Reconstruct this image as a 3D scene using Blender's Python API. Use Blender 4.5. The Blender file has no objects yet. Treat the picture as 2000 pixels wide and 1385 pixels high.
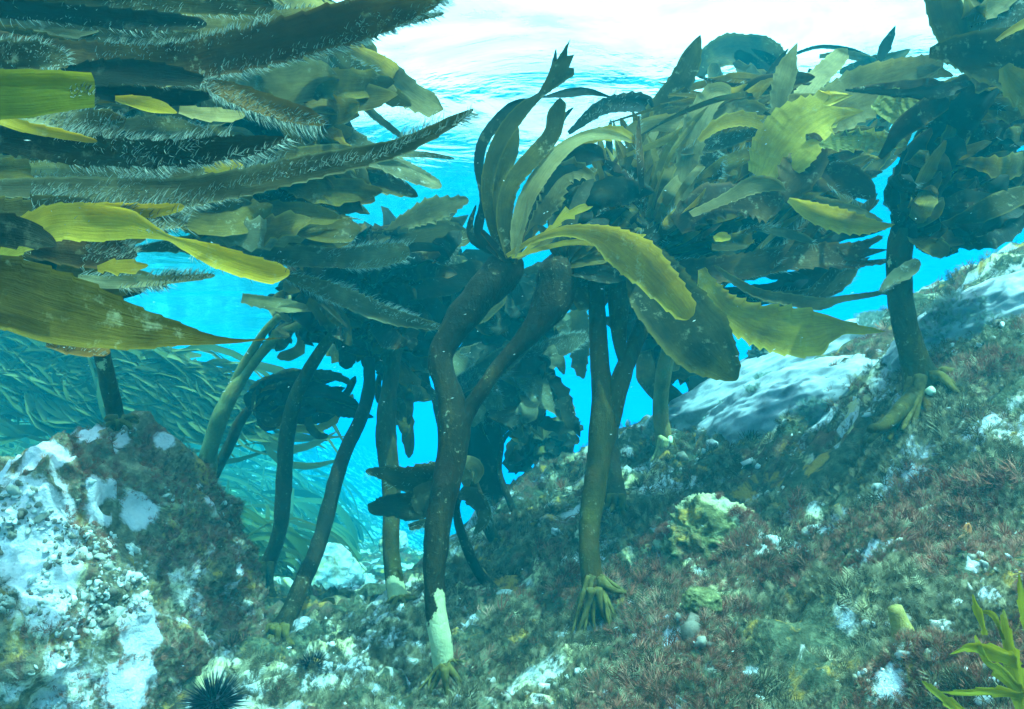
import bpy, bmesh, math, random
import numpy as np
from mathutils import Vector, Matrix

# ------------------------------------------------------------------ camera, world, sun, exposure
scene = bpy.context.scene
C = scene.collection
R = math.radians
CAM_Z = 1.2
PITCH = 8.0
cam_d = bpy.data.cameras.new("camera")
cam_d.lens = 28.0
cam_d.sensor_width = 36.0
cam_d.clip_start = 0.02
cam_d.clip_end = 800.0
cam = bpy.data.objects.new("camera", cam_d)
cam.location = (0, 0, CAM_Z)
cam.rotation_euler = (R(90 + PITCH), 0, 0)
C.objects.link(cam)
scene.camera = cam

SUN_EL, SUN_AZ = 60.0, 140.0            # azimuth clockwise from +Y (the view direction)
world = bpy.data.worlds.new("World")
scene.world = world
world.use_nodes = True
wn = world.node_tree
wn.nodes.clear()
sky = wn.nodes.new("ShaderNodeTexSky")
sky.sky_type = 'NISHITA'
sky.sun_disc = False
sky.sun_elevation = R(SUN_EL)
sky.sun_rotation = R(SUN_AZ)
sky.dust_density = 6.0
sky.air_density = 0.6
wbg = wn.nodes.new("ShaderNodeBackground")
wbg.inputs[1].default_value = 0.15
wout = wn.nodes.new("ShaderNodeOutputWorld")
wn.links.new(sky.outputs[0], wbg.inputs[0])
wn.links.new(wbg.outputs[0], wout.inputs[0])

sun_d = bpy.data.lights.new("sun", 'SUN')
sun_d.energy = 5.0
sun_d.angle = R(0.5)
sun_d.color = (1.0, 0.96, 0.88)
sun = bpy.data.objects.new("sun", sun_d)
sdir = Vector((math.sin(R(SUN_AZ)) * math.cos(R(SUN_EL)), math.cos(R(SUN_AZ)) * math.cos(R(SUN_EL)), math.sin(R(SUN_EL))))
sun.rotation_euler = sdir.to_track_quat('Z', 'Y').to_euler()
sun.location = (0, 0, 20)
C.objects.link(sun)

vs = scene.view_settings
vs.view_transform = 'Standard'
vs.look = 'None'
vs.exposure = 1.93
vs.gamma = 1.0
cy = scene.cycles
cy.max_bounces = 7
cy.diffuse_bounces = 3
cy.glossy_bounces = 2
cy.transmission_bounces = 3
cy.transparent_max_bounces = 8
cy.volume_bounces = 3
cy.caustics_reflective = False
cy.caustics_refractive = False
cy.use_denoising = True
cy.sample_clamp_indirect = 6.0

# ------------------------------------------------------------------ helpers
F = 28.0 / 36.0 * 2000.0
ca, sa = math.cos(R(PITCH)), math.sin(R(PITCH))
FW = np.array([0, ca, sa]); UP = np.array([0, -sa, ca]); RT = np.array([1.0, 0, 0]); O = np.array([0, 0, CAM_Z])

def P(px, py, d):
    """the world point seen at photo pixel (px, py) at depth d"""
    return O + RT * ((px - 1000.0) / F * d) + UP * ((692.5 - py) / F * d) + FW * d

def PA(a):
    a = np.asarray(a, float)
    return O + RT * ((a[:, 0:1] - 1000.0) / F * a[:, 2:3]) + UP * ((692.5 - a[:, 1:2]) / F * a[:, 2:3]) + FW * a[:, 2:3]

def _h(ix, iy, iz, s):
    n = (ix.astype(np.int64) * 374761393 + iy.astype(np.int64) * 668265263 + iz.astype(np.int64) * 2147483647 + s * 1274126177) & 0x7fffffff
    n = ((n ^ (n >> 13)) * 1274126177) & 0x7fffffff
    n = ((n ^ (n >> 15)) * 1103515245) & 0x7fffffff
    return ((n ^ (n >> 16)) & 0xffff) / 32767.5 - 1.0

def vnoise(p, s=0):
    i = np.floor(p); f = p - i; f = f * f * (3 - 2 * f); i = i.astype(np.int64)
    x, y, z = i[:, 0], i[:, 1], i[:, 2]; fx, fy, fz = f[:, 0], f[:, 1], f[:, 2]
    def L(a, b, t): return a + (b - a) * t
    return L(L(L(_h(x, y, z, s), _h(x+1, y, z, s), fx), L(_h(x, y+1, z, s), _h(x+1, y+1, z, s), fx), fy),
             L(L(_h(x, y, z+1, s), _h(x+1, y, z+1, s), fx), L(_h(x, y+1, z+1, s), _h(x+1, y+1, z+1, s), fx), fy), fz)

def fbm(p, oct=4, s=0, ridged=False):
    v = np.zeros(len(p)); a = 1.0; t = 0
    for o in range(oct):
        n = vnoise(p * (2.03 ** o) + o * 17.3, s + o)
        if ridged: n = 1 - 2 * np.abs(n)
        v += a * n; t += a; a *= 0.52
    return v / t

def norm(v):
    return v / np.maximum(np.linalg.norm(v, axis=-1, keepdims=True), 1e-9)

def spline(a, n):
    """Catmull-Rom through the rows of a, resampled to n rows"""
    a = np.asarray(a, float)
    k = len(a)
    if k == 2:
        t = np.linspace(0, 1, n)[:, None]; return a[0] * (1 - t) + a[1] * t
    e = np.vstack([2 * a[0] - a[1], a, 2 * a[-1] - a[-2]])
    out = []
    t = np.linspace(0, 1, 24, endpoint=False)[:, None]
    for i in range(k - 1):
        p0, p1, p2, p3 = e[i], e[i+1], e[i+2], e[i+3]
        out.append(0.5 * (2 * p1 + (p2 - p0) * t + (2*p0 - 5*p1 + 4*p2 - p3) * t**2 + (3*p1 - p0 - 3*p2 + p3) * t**3))
    out.append(a[-1:]); o = np.vstack(out)
    L = np.concatenate([[0], np.cumsum(np.linalg.norm(np.diff(o[:, :2], axis=0), axis=1) + 1e-6)])
    q = np.linspace(0, L[-1], n)
    return np.stack([np.interp(q, L, o[:, j]) for j in range(o.shape[1])], 1)

def build_mesh(name, V, Fq, mat, uv=None, attr=None, smooth=True):
    V = np.asarray(V, np.float32); Fq = np.asarray(Fq, np.int32)
    m = bpy.data.meshes.new(name)
    k = Fq.shape[1]
    m.vertices.add(len(V)); m.vertices.foreach_set("co", V.ravel())
    m.loops.add(Fq.size); m.loops.foreach_set("vertex_index", Fq.ravel())
    m.polygons.add(len(Fq))
    m.polygons.foreach_set("loop_start", np.arange(0, Fq.size, k, dtype=np.int32))
    m.polygons.foreach_set("loop_total", np.full(len(Fq), k, np.int32))
    m.polygons.foreach_set("use_smooth", np.full(len(Fq), smooth))
    if uv is not None:
        l = m.uv_layers.new(name="UVMap"); l.data.foreach_set("uv", np.asarray(uv, np.float32)[Fq.ravel()].ravel())
    if attr is not None:
        at = m.attributes.new("rnd", 'FLOAT', 'POINT'); at.data.foreach_set("value", np.asarray(attr, np.float32))
    m.update(calc_edges=True)
    if mat: m.materials.append(mat)
    return m

def link(name, mesh, parent=None, base=None):
    """world-space mesh -> object; parent's origin is taken out of the vertices"""
    o = bpy.data.objects.new(name, mesh)
    C.objects.link(o)
    if base is not None:
        b = Vector(base)
        mesh.transform(Matrix.Translation(-b))
        if parent is None: o.location = b
    if parent is not None: o.parent = parent
    return o

def tag(o, label=None, cat=None, group=None, kind=None):
    if label: o["label"] = label
    if cat: o["category"] = cat
    if group: o["group"] = group
    if kind: o["kind"] = kind
    return o

def thing(name, base, label, cat, group=None):
    o = bpy.data.objects.new(name, None); o.empty_display_size = 0.05
    C.objects.link(o); o.location = Vector(base)
    return tag(o, label, cat, group)

def base_of(parent):
    return None if parent is None else root_loc(parent)

def root_loc(o):
    v = np.zeros(3)
    while o is not None:
        v += np.array(o.location); o = o.parent
    return v

# ------------------------------------------------------------------ materials
def new_mat(name):
    m = bpy.data.materials.new(name); m.use_nodes = True
    nt = m.node_tree; nt.nodes.clear()
    return m, nt, (lambda t, **k: _node(nt, t, k)), nt.links.new

def _node(nt, t, k):
    n = nt.nodes.new(t)
    for a, b in k.items(): setattr(n, a, b)
    return n

def ramp(N, L, src, stops, interp='LINEAR'):
    r = N("ShaderNodeValToRGB"); r.color_ramp.interpolation = interp
    while len(r.color_ramp.elements) < len(stops): r.color_ramp.elements.new(0.5)
    for e, (p, c) in zip(r.color_ramp.elements, stops):
        e.position = p; e.color = (*c, 1) if len(c) == 3 else c
    L(src, r.inputs[0]); return r.outputs[0]

def noise_n(N, L, vec, scale, detail=4, rough=0.55, dist=0.0):
    n = N("ShaderNodeTexNoise"); n.inputs['Scale'].default_value = scale; n.inputs['Detail'].default_value = detail
    n.inputs['Roughness'].default_value = rough; n.inputs['Distortion'].default_value = dist
    if vec is not None: L(vec, n.inputs['Vector'])
    return n.outputs[0]

def mixc(N, L, fac, a, b, mode='MIX'):
    m = N("ShaderNodeMix", data_type='RGBA', blend_type=mode)
    if isinstance(fac, float): m.inputs[0].default_value = fac
    else: L(fac, m.inputs[0])
    for s, v in ((6, a), (7, b)):
        if isinstance(v, tuple): m.inputs[s].default_value = (*v, 1)
        else: L(v, m.inputs[s])
    return m.outputs[2]

def math_n(N, L, op, a, b=None, clamp=False):
    m = N("ShaderNodeMath", operation=op, use_clamp=clamp)
    for i, v in enumerate((a, b)):
        if v is None: continue
        if isinstance(v, (int, float)): m.inputs[i].default_value = v
        else: L(v, m.inputs[i])
    return m.outputs[0]

def kelp_mat(name, dark, mid, light, transl=0.35, rough=0.5, speck=0.3, ridge=0.0, spot=(0.45, 0.42, 0.25)):
    m, nt, N, L = new_mat(name)
    tc = N("ShaderNodeTexCoord"); oi = N("ShaderNodeObjectInfo")
    add = N("ShaderNodeVectorMath", operation='ADD'); L(tc.outputs['Object'], add.inputs[0])
    cx = N("ShaderNodeCombineXYZ"); L(math_n(N, L, 'MULTIPLY', oi.outputs['Random'], 37.0), cx.inputs[0]); L(cx.outputs[0], add.inputs[1])
    vec = add.outputs[0]
    n1 = noise_n(N, L, vec, 9.0, 5, 0.6)
    v = math_n(N, L, 'ADD', n1, math_n(N, L, 'MULTIPLY', math_n(N, L, 'SUBTRACT', oi.outputs['Random'], 0.5), 0.24))
    col = ramp(N, L, v, [(0.25, dark), (0.5, mid), (0.78, light)])
    n2 = noise_n(N, L, vec, 70.0, 4, 0.7)
    sp = ramp(N, L, n2, [(0.56, (0, 0, 0)), (0.72, (1, 1, 1))])
    n3 = noise_n(N, L, vec, 13.0, 3, 0.5)
    sp2 = math_n(N, L, 'MULTIPLY', math_n(N, L, 'MULTIPLY', sp, ramp(N, L, n3, [(0.45, (0, 0, 0)), (0.62, (1, 1, 1))])), speck)
    col = mixc(N, L, sp2, col, spot)
    # lighter, thinner margin and darker streaks running along the blade
    uv = N("ShaderNodeSeparateXYZ"); L(tc.outputs['UV'], uv.inputs[0])
    e = math_n(N, L, 'ABSOLUTE', math_n(N, L, 'SUBTRACT', uv.outputs[1], 0.5))
    edge = ramp(N, L, e, [(0.40, (0, 0, 0)), (0.5, (1, 1, 1))])
    col = mixc(N, L, math_n(N, L, 'MULTIPLY', edge, 0.5), col, light)
    mp = N("ShaderNodeMapping"); mp.inputs['Scale'].default_value = (3.0, 6, 1); L(tc.outputs['UV'], mp.inputs[0])
    st = noise_n(N, L, mp.outputs[0], 3.0, 4, 0.6)
    stf = ramp(N, L, st, [(0.35, (0.80, 0.80, 0.80)), (0.6, (1.06, 1.06, 1.06))])
    col = mixc(N, L, 1.0, col, stf, 'MULTIPLY')
    bs = N("ShaderNodeBsdfPrincipled"); L(col, bs.inputs['Base Color']); bs.inputs['Roughness'].default_value = rough
    bs.inputs['Specular IOR Level'].default_value = 0.03
    tr = N("ShaderNodeBsdfTranslucent")
    L(mixc(N, L, 1.0, col, (1.5, 1.25, 0.6), 'MULTIPLY'), tr.inputs[0])
    mx = N("ShaderNodeMixShader"); mx.inputs[0].default_value = transl
    L(bs.outputs[0], mx.inputs[1]); L(tr.outputs[0], mx.inputs[2])
    bp = N("ShaderNodeBump"); bp.inputs['Strength'].default_value = 0.5; bp.inputs['Distance'].default_value = 0.004
    hgt = math_n(N, L, 'ADD', math_n(N, L, 'MULTIPLY', noise_n(N, L, vec, 45.0, 4, 0.6), 0.8), math_n(N, L, 'MULTIPLY', st, 0.35))
    if ridge > 0:
        w = N("ShaderNodeTexWave", wave_type='BANDS', bands_direction='X'); w.inputs['Scale'].default_value = 7.0
        w.inputs['Distortion'].default_value = 3.0; w.inputs['Detail'].default_value = 2.0; L(tc.outputs['UV'], w.inputs[0])
        hgt = math_n(N, L, 'ADD', hgt, math_n(N, L, 'MULTIPLY', w.outputs[1], ridge))
    L(hgt, bp.inputs['Height']); L(bp.outputs[0], bs.inputs['Normal']); L(bp.outputs[0], tr.inputs['Normal'])
    o = N("ShaderNodeOutputMaterial"); L(mx.outputs[0], o.inputs[0])
    return m

M = {}
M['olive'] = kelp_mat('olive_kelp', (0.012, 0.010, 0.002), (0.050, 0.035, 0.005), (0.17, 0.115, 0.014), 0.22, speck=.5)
M['yellow'] = kelp_mat('yellow_kelp', (0.20, 0.115, 0.009), (0.42, 0.26, 0.018), (0.62, 0.42, 0.05), 0.42, speck=0.5)
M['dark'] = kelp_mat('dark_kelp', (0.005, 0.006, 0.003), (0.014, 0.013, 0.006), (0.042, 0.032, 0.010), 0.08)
M['tan'] = kelp_mat('tan_kelp', (0.06, 0.042, 0.012), (0.17, 0.12, 0.038), (0.36, 0.27, 0.10), 0.28)
M['ridged'] = kelp_mat('ridged_kelp', (0.13, 0.11, 0.02), (0.26, 0.22, 0.05), (0.40, 0.35, 0.10), 0.35, ridge=3.0)
M['green'] = kelp_mat('green_kelp', (0.03, 0.045, 0.004), (0.11, 0.115, 0.009), (0.24, 0.22, 0.025), 0.4, speck=0.8, spot=(0.16, 0.11, 0.02))
M['lime'] = kelp_mat('lime_kelp', (0.09, 0.09, 0.008), (0.24, 0.21, 0.014), (0.40, 0.35, 0.03), 0.45, speck=.6)
M['golden'] = kelp_mat('golden_kelp', (0.03, 0.020, 0.004), (0.13, 0.085, 0.014), (0.36, 0.25, 0.045), 0.42, speck=.4)
M['softrock'] = None
M['brown'] = kelp_mat('brown_kelp', (0.012, 0.006, 0.002), (0.045, 0.022, 0.005), (0.20, 0.10, 0.022), 0.16, speck=0.8)
M['furry'] = kelp_mat('furry_kelp', (0.02, 0.017, 0.008), (0.07, 0.058, 0.025), (0.24, 0.21, 0.10), 0.25, rough=0.9, speck=0.9, spot=(0.5, 0.5, 0.4))

def simple_mat(name, c1, c2, scale=30, rough=0.7, bump=0.5, transl=0.0, dist=0.003, attr=False, c3=None):
    m, nt, N, L = new_mat(name)
    tc = N("ShaderNodeTexCoord"); n = noise_n(N, L, tc.outputs['Object'], scale, 5, 0.65)
    src = n
    if attr:
        a = N("ShaderNodeAttribute"); a.attribute_name = "rnd"
        src = math_n(N, L, 'ADD', math_n(N, L, 'MULTIPLY', a.outputs['Fac'], 0.75), math_n(N, L, 'MULTIPLY', n, 0.3))
    stops = [(0.3, c1), (0.7, c2)] if c3 is None else [(0.15, c1), (0.5, c2), (0.9, c3)]
    col = ramp(N, L, src, stops)
    b = N("ShaderNodeBsdfPrincipled"); L(col, b.inputs['Base Color']); b.inputs['Roughness'].default_value = rough
    b.inputs['Specular IOR Level'].default_value = 0.03
    if bump:
        bp = N("ShaderNodeBump"); bp.inputs['Strength'].default_value = bump; bp.inputs['Distance'].default_value = dist
        L(n, bp.inputs['Height']); L(bp.outputs[0], b.inputs['Normal'])
    o = N("ShaderNodeOutputMaterial")
    if transl:
        t = N("ShaderNodeBsdfTranslucent"); L(col, t.inputs[0]); x = N("ShaderNodeMixShader"); x.inputs[0].default_value = transl
        L(b.outputs[0], x.inputs[1]); L(t.outputs[0], x.inputs[2]); L(x.outputs[0], o.inputs[0])
    else: L(b.outputs[0], o.inputs[0])
    return m

M['bristle'] = simple_mat('bristle', (0.05, 0.055, 0.035), (0.36, 0.38, 0.30), 8, 0.8, 0, 0.4, attr=True)
M['fur'] = simple_mat('fur', (0.16, 0.20, 0.16), (0.40, 0.45, 0.38), 8, 0.8, 0, 0.4, attr=True)
def stipe_mat(name, dark, mid, lite):
    m, nt, N, L = new_mat(name); tc = N("ShaderNodeTexCoord"); oi = N("ShaderNodeObjectInfo")
    add = N("ShaderNodeVectorMath", operation='ADD'); L(tc.outputs['Object'], add.inputs[0])
    cx = N("ShaderNodeCombineXYZ"); L(math_n(N, L, 'MULTIPLY', oi.outputs['Random'], 23.0), cx.inputs[0]); L(cx.outputs[0], add.inputs[1])
    vec = add.outputs[0]
    mp = N("ShaderNodeMapping"); mp.inputs['Scale'].default_value = (1, 1, .35); L(vec, mp.inputs[0])
    n1 = noise_n(N, L, mp.outputs[0], 16, 6, .7, .5); n2 = noise_n(N, L, vec, 130, 4, .7); n3 = noise_n(N, L, vec, 7, 4, .6)
    col = ramp(N, L, n1, [(.3, dark), (.55, mid), (.75, lite)])
    col = mixc(N, L, math_n(N, L, 'MULTIPLY', ramp(N, L, n3, [(.5, (0, 0, 0)), (.62, (1, 1, 1))]), .55), col, (mid[0] * 1.9, mid[1] * 1.1, mid[2]))
    sp_ = math_n(N, L, 'MULTIPLY', ramp(N, L, n2, [(.60, (0, 0, 0)), (.68, (1, 1, 1))]), ramp(N, L, n1, [(.45, (0, 0, 0)), (.6, (1, 1, 1))]))
    col = mixc(N, L, math_n(N, L, 'MULTIPLY', sp_, .6), col, (.35, .32, .2))
    at = N("ShaderNodeAttribute"); at.attribute_name = "pale"
    pv_ = math_n(N, L, 'ADD', at.outputs['Fac'], math_n(N, L, 'MULTIPLY', math_n(N, L, 'SUBTRACT', noise_n(N, L, vec, 15, 7, .75), .5), 2.6))
    col = mixc(N, L, ramp(N, L, pv_, [(.46, (0, 0, 0)), (.52, (1, 1, 1))]), col, mixc(N, L, n1, (.24, .19, .08), (.64, .56, .30)))
    b = N("ShaderNodeBsdfPrincipled"); L(col, b.inputs['Base Color']); b.inputs['Roughness'].default_value = .6; b.inputs['Specular IOR Level'].default_value = 0.05
    bp = N("ShaderNodeBump"); bp.inputs['Strength'].default_value = 1.0; bp.inputs['Distance'].default_value = .008
    L(math_n(N, L, 'ADD', n1, math_n(N, L, 'MULTIPLY', n2, .3)), bp.inputs['Height']); L(bp.outputs[0], b.inputs['Normal'])
    o = N("ShaderNodeOutputMaterial"); L(b.outputs[0], o.inputs[0]); return m
M['stipe'] = stipe_mat('stipe', (0.009, 0.008, 0.002), (0.052, 0.036, 0.006), (0.15, 0.105, 0.015))
M['stipe_dark'] = stipe_mat('stipe_dark', (0.004, 0.004, 0.002), (0.018, 0.012, 0.004), (0.07, 0.042, 0.010))
M['stipe_tan'] = stipe_mat('stipe_tan', (0.10, 0.09, 0.02), (0.22, 0.18, 0.05), (0.34, 0.29, 0.10))
M['pale'] = simple_mat('pale_crust', (0.45, 0.44, 0.26), (0.80, 0.78, 0.52), 60, 0.8, 0.8)
M['holdfast'] = simple_mat('holdfast', (0.03, 0.020, 0.005), (0.17, 0.115, 0.028), 55, 0.7, 0.9)
M['pale_root'] = simple_mat('pale_root', (0.22, 0.17, 0.05), (0.60, 0.50, 0.20), 55, 0.7, 0.8)
M['softrock'] = simple_mat('soft_pale_rock', (0.26, 0.24, 0.25), (0.58, 0.53, 0.54), 22, 0.9, 0.6, dist=.004)
M['urchin'] = simple_mat('urchin_black', (0.004, 0.004, 0.006), (0.015, 0.013, 0.02), 40, 0.35, 0)
M['orange'] = simple_mat('starfish_orange', (0.35, 0.09, 0.03), (0.6, 0.2, 0.07), 60, 0.6, 0.6)
M['shell'] = simple_mat('white_shell', (0.22, 0.19, 0.15), (0.75, 0.70, 0.64), 70, 0.5, 0.6)
M['turf'] = simple_mat('turf_algae', (0.014, 0.013, 0.007), (0.10, 0.068, 0.034), 6, 0.8, 0, 0.3, attr=True, c3=(0.60, 0.46, 0.26))
M['redalgae'] = simple_mat('red_algae', (0.08, 0.016, 0.010), (0.32, 0.085, 0.05), 6, 0.8, 0, 0.3, attr=True, c3=(0.70, 0.34, 0.22))
M['crust'] = simple_mat('coralline_crust', (0.12, 0.07, 0.05), (0.34, 0.27, 0.20), 90, 0.9, 1.0, attr=True, c3=(0.72, 0.64, 0.60))
M['particle'] = simple_mat('floating_particle', (0.6, 0.6, 0.55), (0.8, 0.8, 0.75), 5, 0.8, 0, 0.4)

def rock_mat(name, base, pale_amt=0.5, red=0.5, seed=0.0, palecol=(0.62, 0.58, 0.60), fuzz=0.5):
    """encrusted rock: pale coralline paint, red and green turf, yellow sponge, dark pits"""
    m, nt, N, L = new_mat(name)
    tc = N("ShaderNodeTexCoord"); add = N("ShaderNodeVectorMath", operation='ADD')
    L(tc.outputs['Object'], add.inputs[0]); add.inputs[1].default_value = (seed, seed * .7, seed * 1.3); vec = add.outputs[0]
    n_f = noise_n(N, L, vec, 38.0, 6, 0.7)
    col = ramp(N, L, n_f, [(0.30, tuple(c * .35 for c in base)), (0.5, base), (0.66, tuple(min(1, c * 2.2) for c in base))])
    n_r = noise_n(N, L, vec, 7.0, 6, 0.7, 0.6)
    col = mixc(N, L, math_n(N, L, 'MULTIPLY', ramp(N, L, n_r, [(0.50, (0, 0, 0)), (0.60, (1, 1, 1))]), red), col, mixc(N, L, n_f, (0.05, 0.012, 0.01), (0.30, 0.09, 0.06)))
    add2 = N("ShaderNodeVectorMath", operation='ADD'); L(vec, add2.inputs[0]); add2.inputs[1].default_value = (5.2, 1.1, 8.7)
    n_y = noise_n(N, L, add2.outputs[0], 11.0, 5, 0.7, 0.4)
    col = mixc(N, L, math_n(N, L, 'MULTIPLY', ramp(N, L, n_y, [(0.56, (0, 0, 0)), (0.64, (1, 1, 1))]), 0.8), col, (0.50, 0.24, 0.04))
    add3 = N("ShaderNodeVectorMath", operation='ADD'); L(vec, add3.inputs[0]); add3.inputs[1].default_value = (-3.2, 9.1, 2.7)
    n_p = noise_n(N, L, add3.outputs[0], 5.0, 8, 0.68, 0.8)
    lo = 0.62 - 0.22 * pale_amt
    pf = ramp(N, L, n_p, [(lo, (0, 0, 0)), (lo + 0.05, (1, 1, 1))])
    pc = mixc(N, L, noise_n(N, L, vec, 60, 4), tuple(c * .6 for c in palecol), palecol)
    pc = mixc(N, L, ramp(N, L, noise_n(N, L, add2.outputs[0], 9, 4, .6), [(.45, (0, 0, 0)), (.6, (1, 1, 1))]), pc, (0.62, 0.46, 0.22))
    at = N("ShaderNodeAttribute"); at.attribute_name = "pale"
    col = mixc(N, L, pf, col, pc)
    pv_ = math_n(N, L, 'ADD', at.outputs['Fac'], math_n(N, L, 'MULTIPLY', math_n(N, L, 'SUBTRACT', n_p, 0.5), 1.6))
    col = mixc(N, L, ramp(N, L, pv_, [(0.42, (0, 0, 0)), (0.52, (1, 1, 1))]), col, mixc(N, L, noise_n(N, L, vec, 14, 5), tuple(c * .75 for c in palecol), palecol))
    vo = N("ShaderNodeTexVoronoi"); vo.inputs['Scale'].default_value = 55.0; L(vec, vo.inputs['Vector'])
    pit = ramp(N, L, vo.outputs['Distance'], [(0.0, (1, 1, 1)), (0.22, (0, 0, 0))])
    pitm = math_n(N, L, 'MULTIPLY', pit, ramp(N, L, n_y, [(0.42, (0, 0, 0)), (0.52, (1, 1, 1))]))
    col = mixc(N, L, math_n(N, L, 'MULTIPLY', pitm, 0.6), col, (0.02, 0.025, 0.02))
    b = N("ShaderNodeBsdfPrincipled"); L(col, b.inputs['Base Color']); b.inputs['Roughness'].default_value = 0.85
    b.inputs['Specular IOR Level'].default_value = 0.013
    bp = N("ShaderNodeBump"); bp.inputs['Strength'].default_value = 1.0; bp.inputs['Distance'].default_value = 0.012
    h = math_n(N, L, 'ADD', math_n(N, L, 'MULTIPLY', n_f, 1.0), math_n(N, L, 'MULTIPLY', noise_n(N, L, vec, 120, 4, .7), 0.5))
    L(h, bp.inputs['Height']); L(bp.outputs[0], b.inputs['Normal'])
    o = N("ShaderNodeOutputMaterial"); L(b.outputs[0], o.inputs[0])
    return m

M['seabed'] = rock_mat('seabed_rock', (0.07, 0.065, 0.035), 0.45, 0.6, 0.0)
M['boulder'] = rock_mat('boulder_rock', (0.17, 0.12, 0.07), 0.34, 0.75, 4.0, (0.80, 0.66, 0.68))
M['paleboulder'] = rock_mat('pale_boulder_rock', (0.22, 0.25, 0.24), 1.15, 0.3, 9.0, (0.55, 0.58, 0.60))
M['yellowrock'] = rock_mat('yellow_rock', (0.16, 0.13, 0.05), 0.3, 0.6, 2.0, (0.62, 0.58, 0.36))
M['darkrock'] = rock_mat('dark_rock', (0.06, 0.08, 0.06), 0.1, 0.35, 6.0)
M['farrock'] = rock_mat('far_rock', (0.25, 0.27, 0.25), 0.9, 0.1, 7.0)

# ------------------------------------------------------------------ seabed
# control points of the ground: pixel, pixel, depth
ctrl = [
 (500,1385,1.25),(900,1385,1.2),(1300,1385,1.02),(1700,1385,0.85),(2000,1385,0.75),(250,1385,1.75),(0,1385,1.8),(-300,1385,1.7),(2300,1385,.7),
 (440,1200,1.7),(540,1235,1.7),(700,1260,1.55),(865,1300,1.4),(1170,1180,1.5),(1400,1150,1.35),(1700,1150,1.1),(2000,1150,0.95),(2300,1100,.9),
 (780,1175,1.95),(980,1130,1.8),(1200,1000,2.0),(1400,1000,1.75),(1700,1000,1.35),(2000,950,1.1),(2300,900,1.1),
 (840,1110,2.2),(1000,975,2.6),(1130,900,2.75),(1250,845,2.9),(1300,880,2.3),(1500,860,2.0),(1800,780,1.45),(2000,720,1.4),(2300,650,1.4),
 (1450,760,2.8),(1700,660,2.6),(1900,560,2.25),(2000,490,2.0),(2300,300,2.1),
 (1000,1080,3.6),(1250,960,4.0),(1500,860,4.2),(1800,760,4.2),(2100,600,4.0),
 (660,1220,2.6),(700,1150,3.4),(760,1090,4.6),(600,1130,3.4),(800,1090,7.0),(1200,960,8.0),
 (480,1150,2.5),(450,1020,5.0),(500,900,8.5),(640,960,10.5),(350,860,8.0),(200,850,6.0),(0,850,5.0),(-400,850,4.0),
 (300,760,9.5),(0,740,7.5),(100,670,11.0),(400,740,12.5),(550,860,14.0),(-400,640,9.5),(-200,620,12.0),(250,690,14.0),
]
CP = PA(ctrl)
far = []
for k in range(12):
    a = k * math.pi / 6
    for r_, zz in ((14, -0.6), (27, -1.4), (75, -2.2)):
        far.append((r_ * math.sin(a), r_ * math.cos(a), zz))
far += [(0, -1.5, 0.5), (-1.5, -1.5, 0.4), (1.5, -1.5, 0.7), (0, -5, 0.2), (-5, -3, 0.2), (5, -3, 0.4)]
CP = np.vstack([CP, far])

def _tps(r2): return r2 * np.log(r2 + 1e-9) * 0.5
def _warp(x): return np.sign(x) * np.log1p(np.abs(x) * 0.5) * 2
cxy = np.stack([_warp(CP[:, 0]), _warp(CP[:, 1])], 1)
n_ = len(CP)
K = _tps(((cxy[:, None] - cxy[None]) ** 2).sum(-1)) + np.eye(n_) * 0.004
Pm = np.hstack([np.ones((n_, 1)), cxy])
A = np.block([[K, Pm], [Pm.T, np.zeros((3, 3))]])
sol = np.linalg.solve(A, np.concatenate([CP[:, 2], np.zeros(3)]))

def ground_z(x, y, detail=True):
    x = np.asarray(x, float).ravel(); y = np.asarray(y, float).ravel()
    w = np.stack([_warp(x), _warp(y)], 1)
    z = np.empty(len(x))
    for i in range(0, len(x), 40000):
        ww = w[i:i+40000]
        z[i:i+40000] = _tps(((ww[:, None] - cxy[None]) ** 2).sum(-1)) @ sol[:n_] + sol[n_] + ww @ sol[n_+1:]
    z = np.clip(z, -3.2, 1.7)
    if detail:
        p = np.stack([x, y, z * 0], 1)
        z = z + 0.050 * fbm(p * 3.5, 4, 3) + 0.030 * fbm(p * 6.5, 3, 19, True) + 0.045 * fbm(p * 13, 4, 9, True) + 0.014 * fbm(p * 55, 3, 12)
    return z

gu = np.linspace(-1, 1, 620)
gx = np.sinh(gu * 5.4) / np.sinh(5.4) * 75.0
gv = np.linspace(-0.72, 1, 680)
gy = 1.2 + np.sinh(gv * 5.2) / np.sinh(5.2) * 74.0
GX, GY = np.meshgrid(gx, gy)
GZ = ground_z(GX, GY)
nu, nv = len(gx), len(gy)
idx = np.arange(nu * nv).reshape(nv, nu)
quads = np.stack([idx[:-1, :-1], idx[:-1, 1:], idx[1:, 1:], idx[1:, :-1]], -1).reshape(-1, 4)
def pale_field(V, blobs):
    v = np.zeros(len(V))
    for px_, py_, d_, r_px, a_ in blobs:
        c_ = P(px_, py_, d_); v = np.maximum(v, a_ * np.exp(-((V - c_) ** 2).sum(1) / (r_px / F * d_) ** 2))
    return v
def set_pale(me, V, blobs):
    me.attributes.new("pale", 'FLOAT', 'POINT').data.foreach_set("value", pale_field(V, blobs).astype(np.float32))
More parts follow.
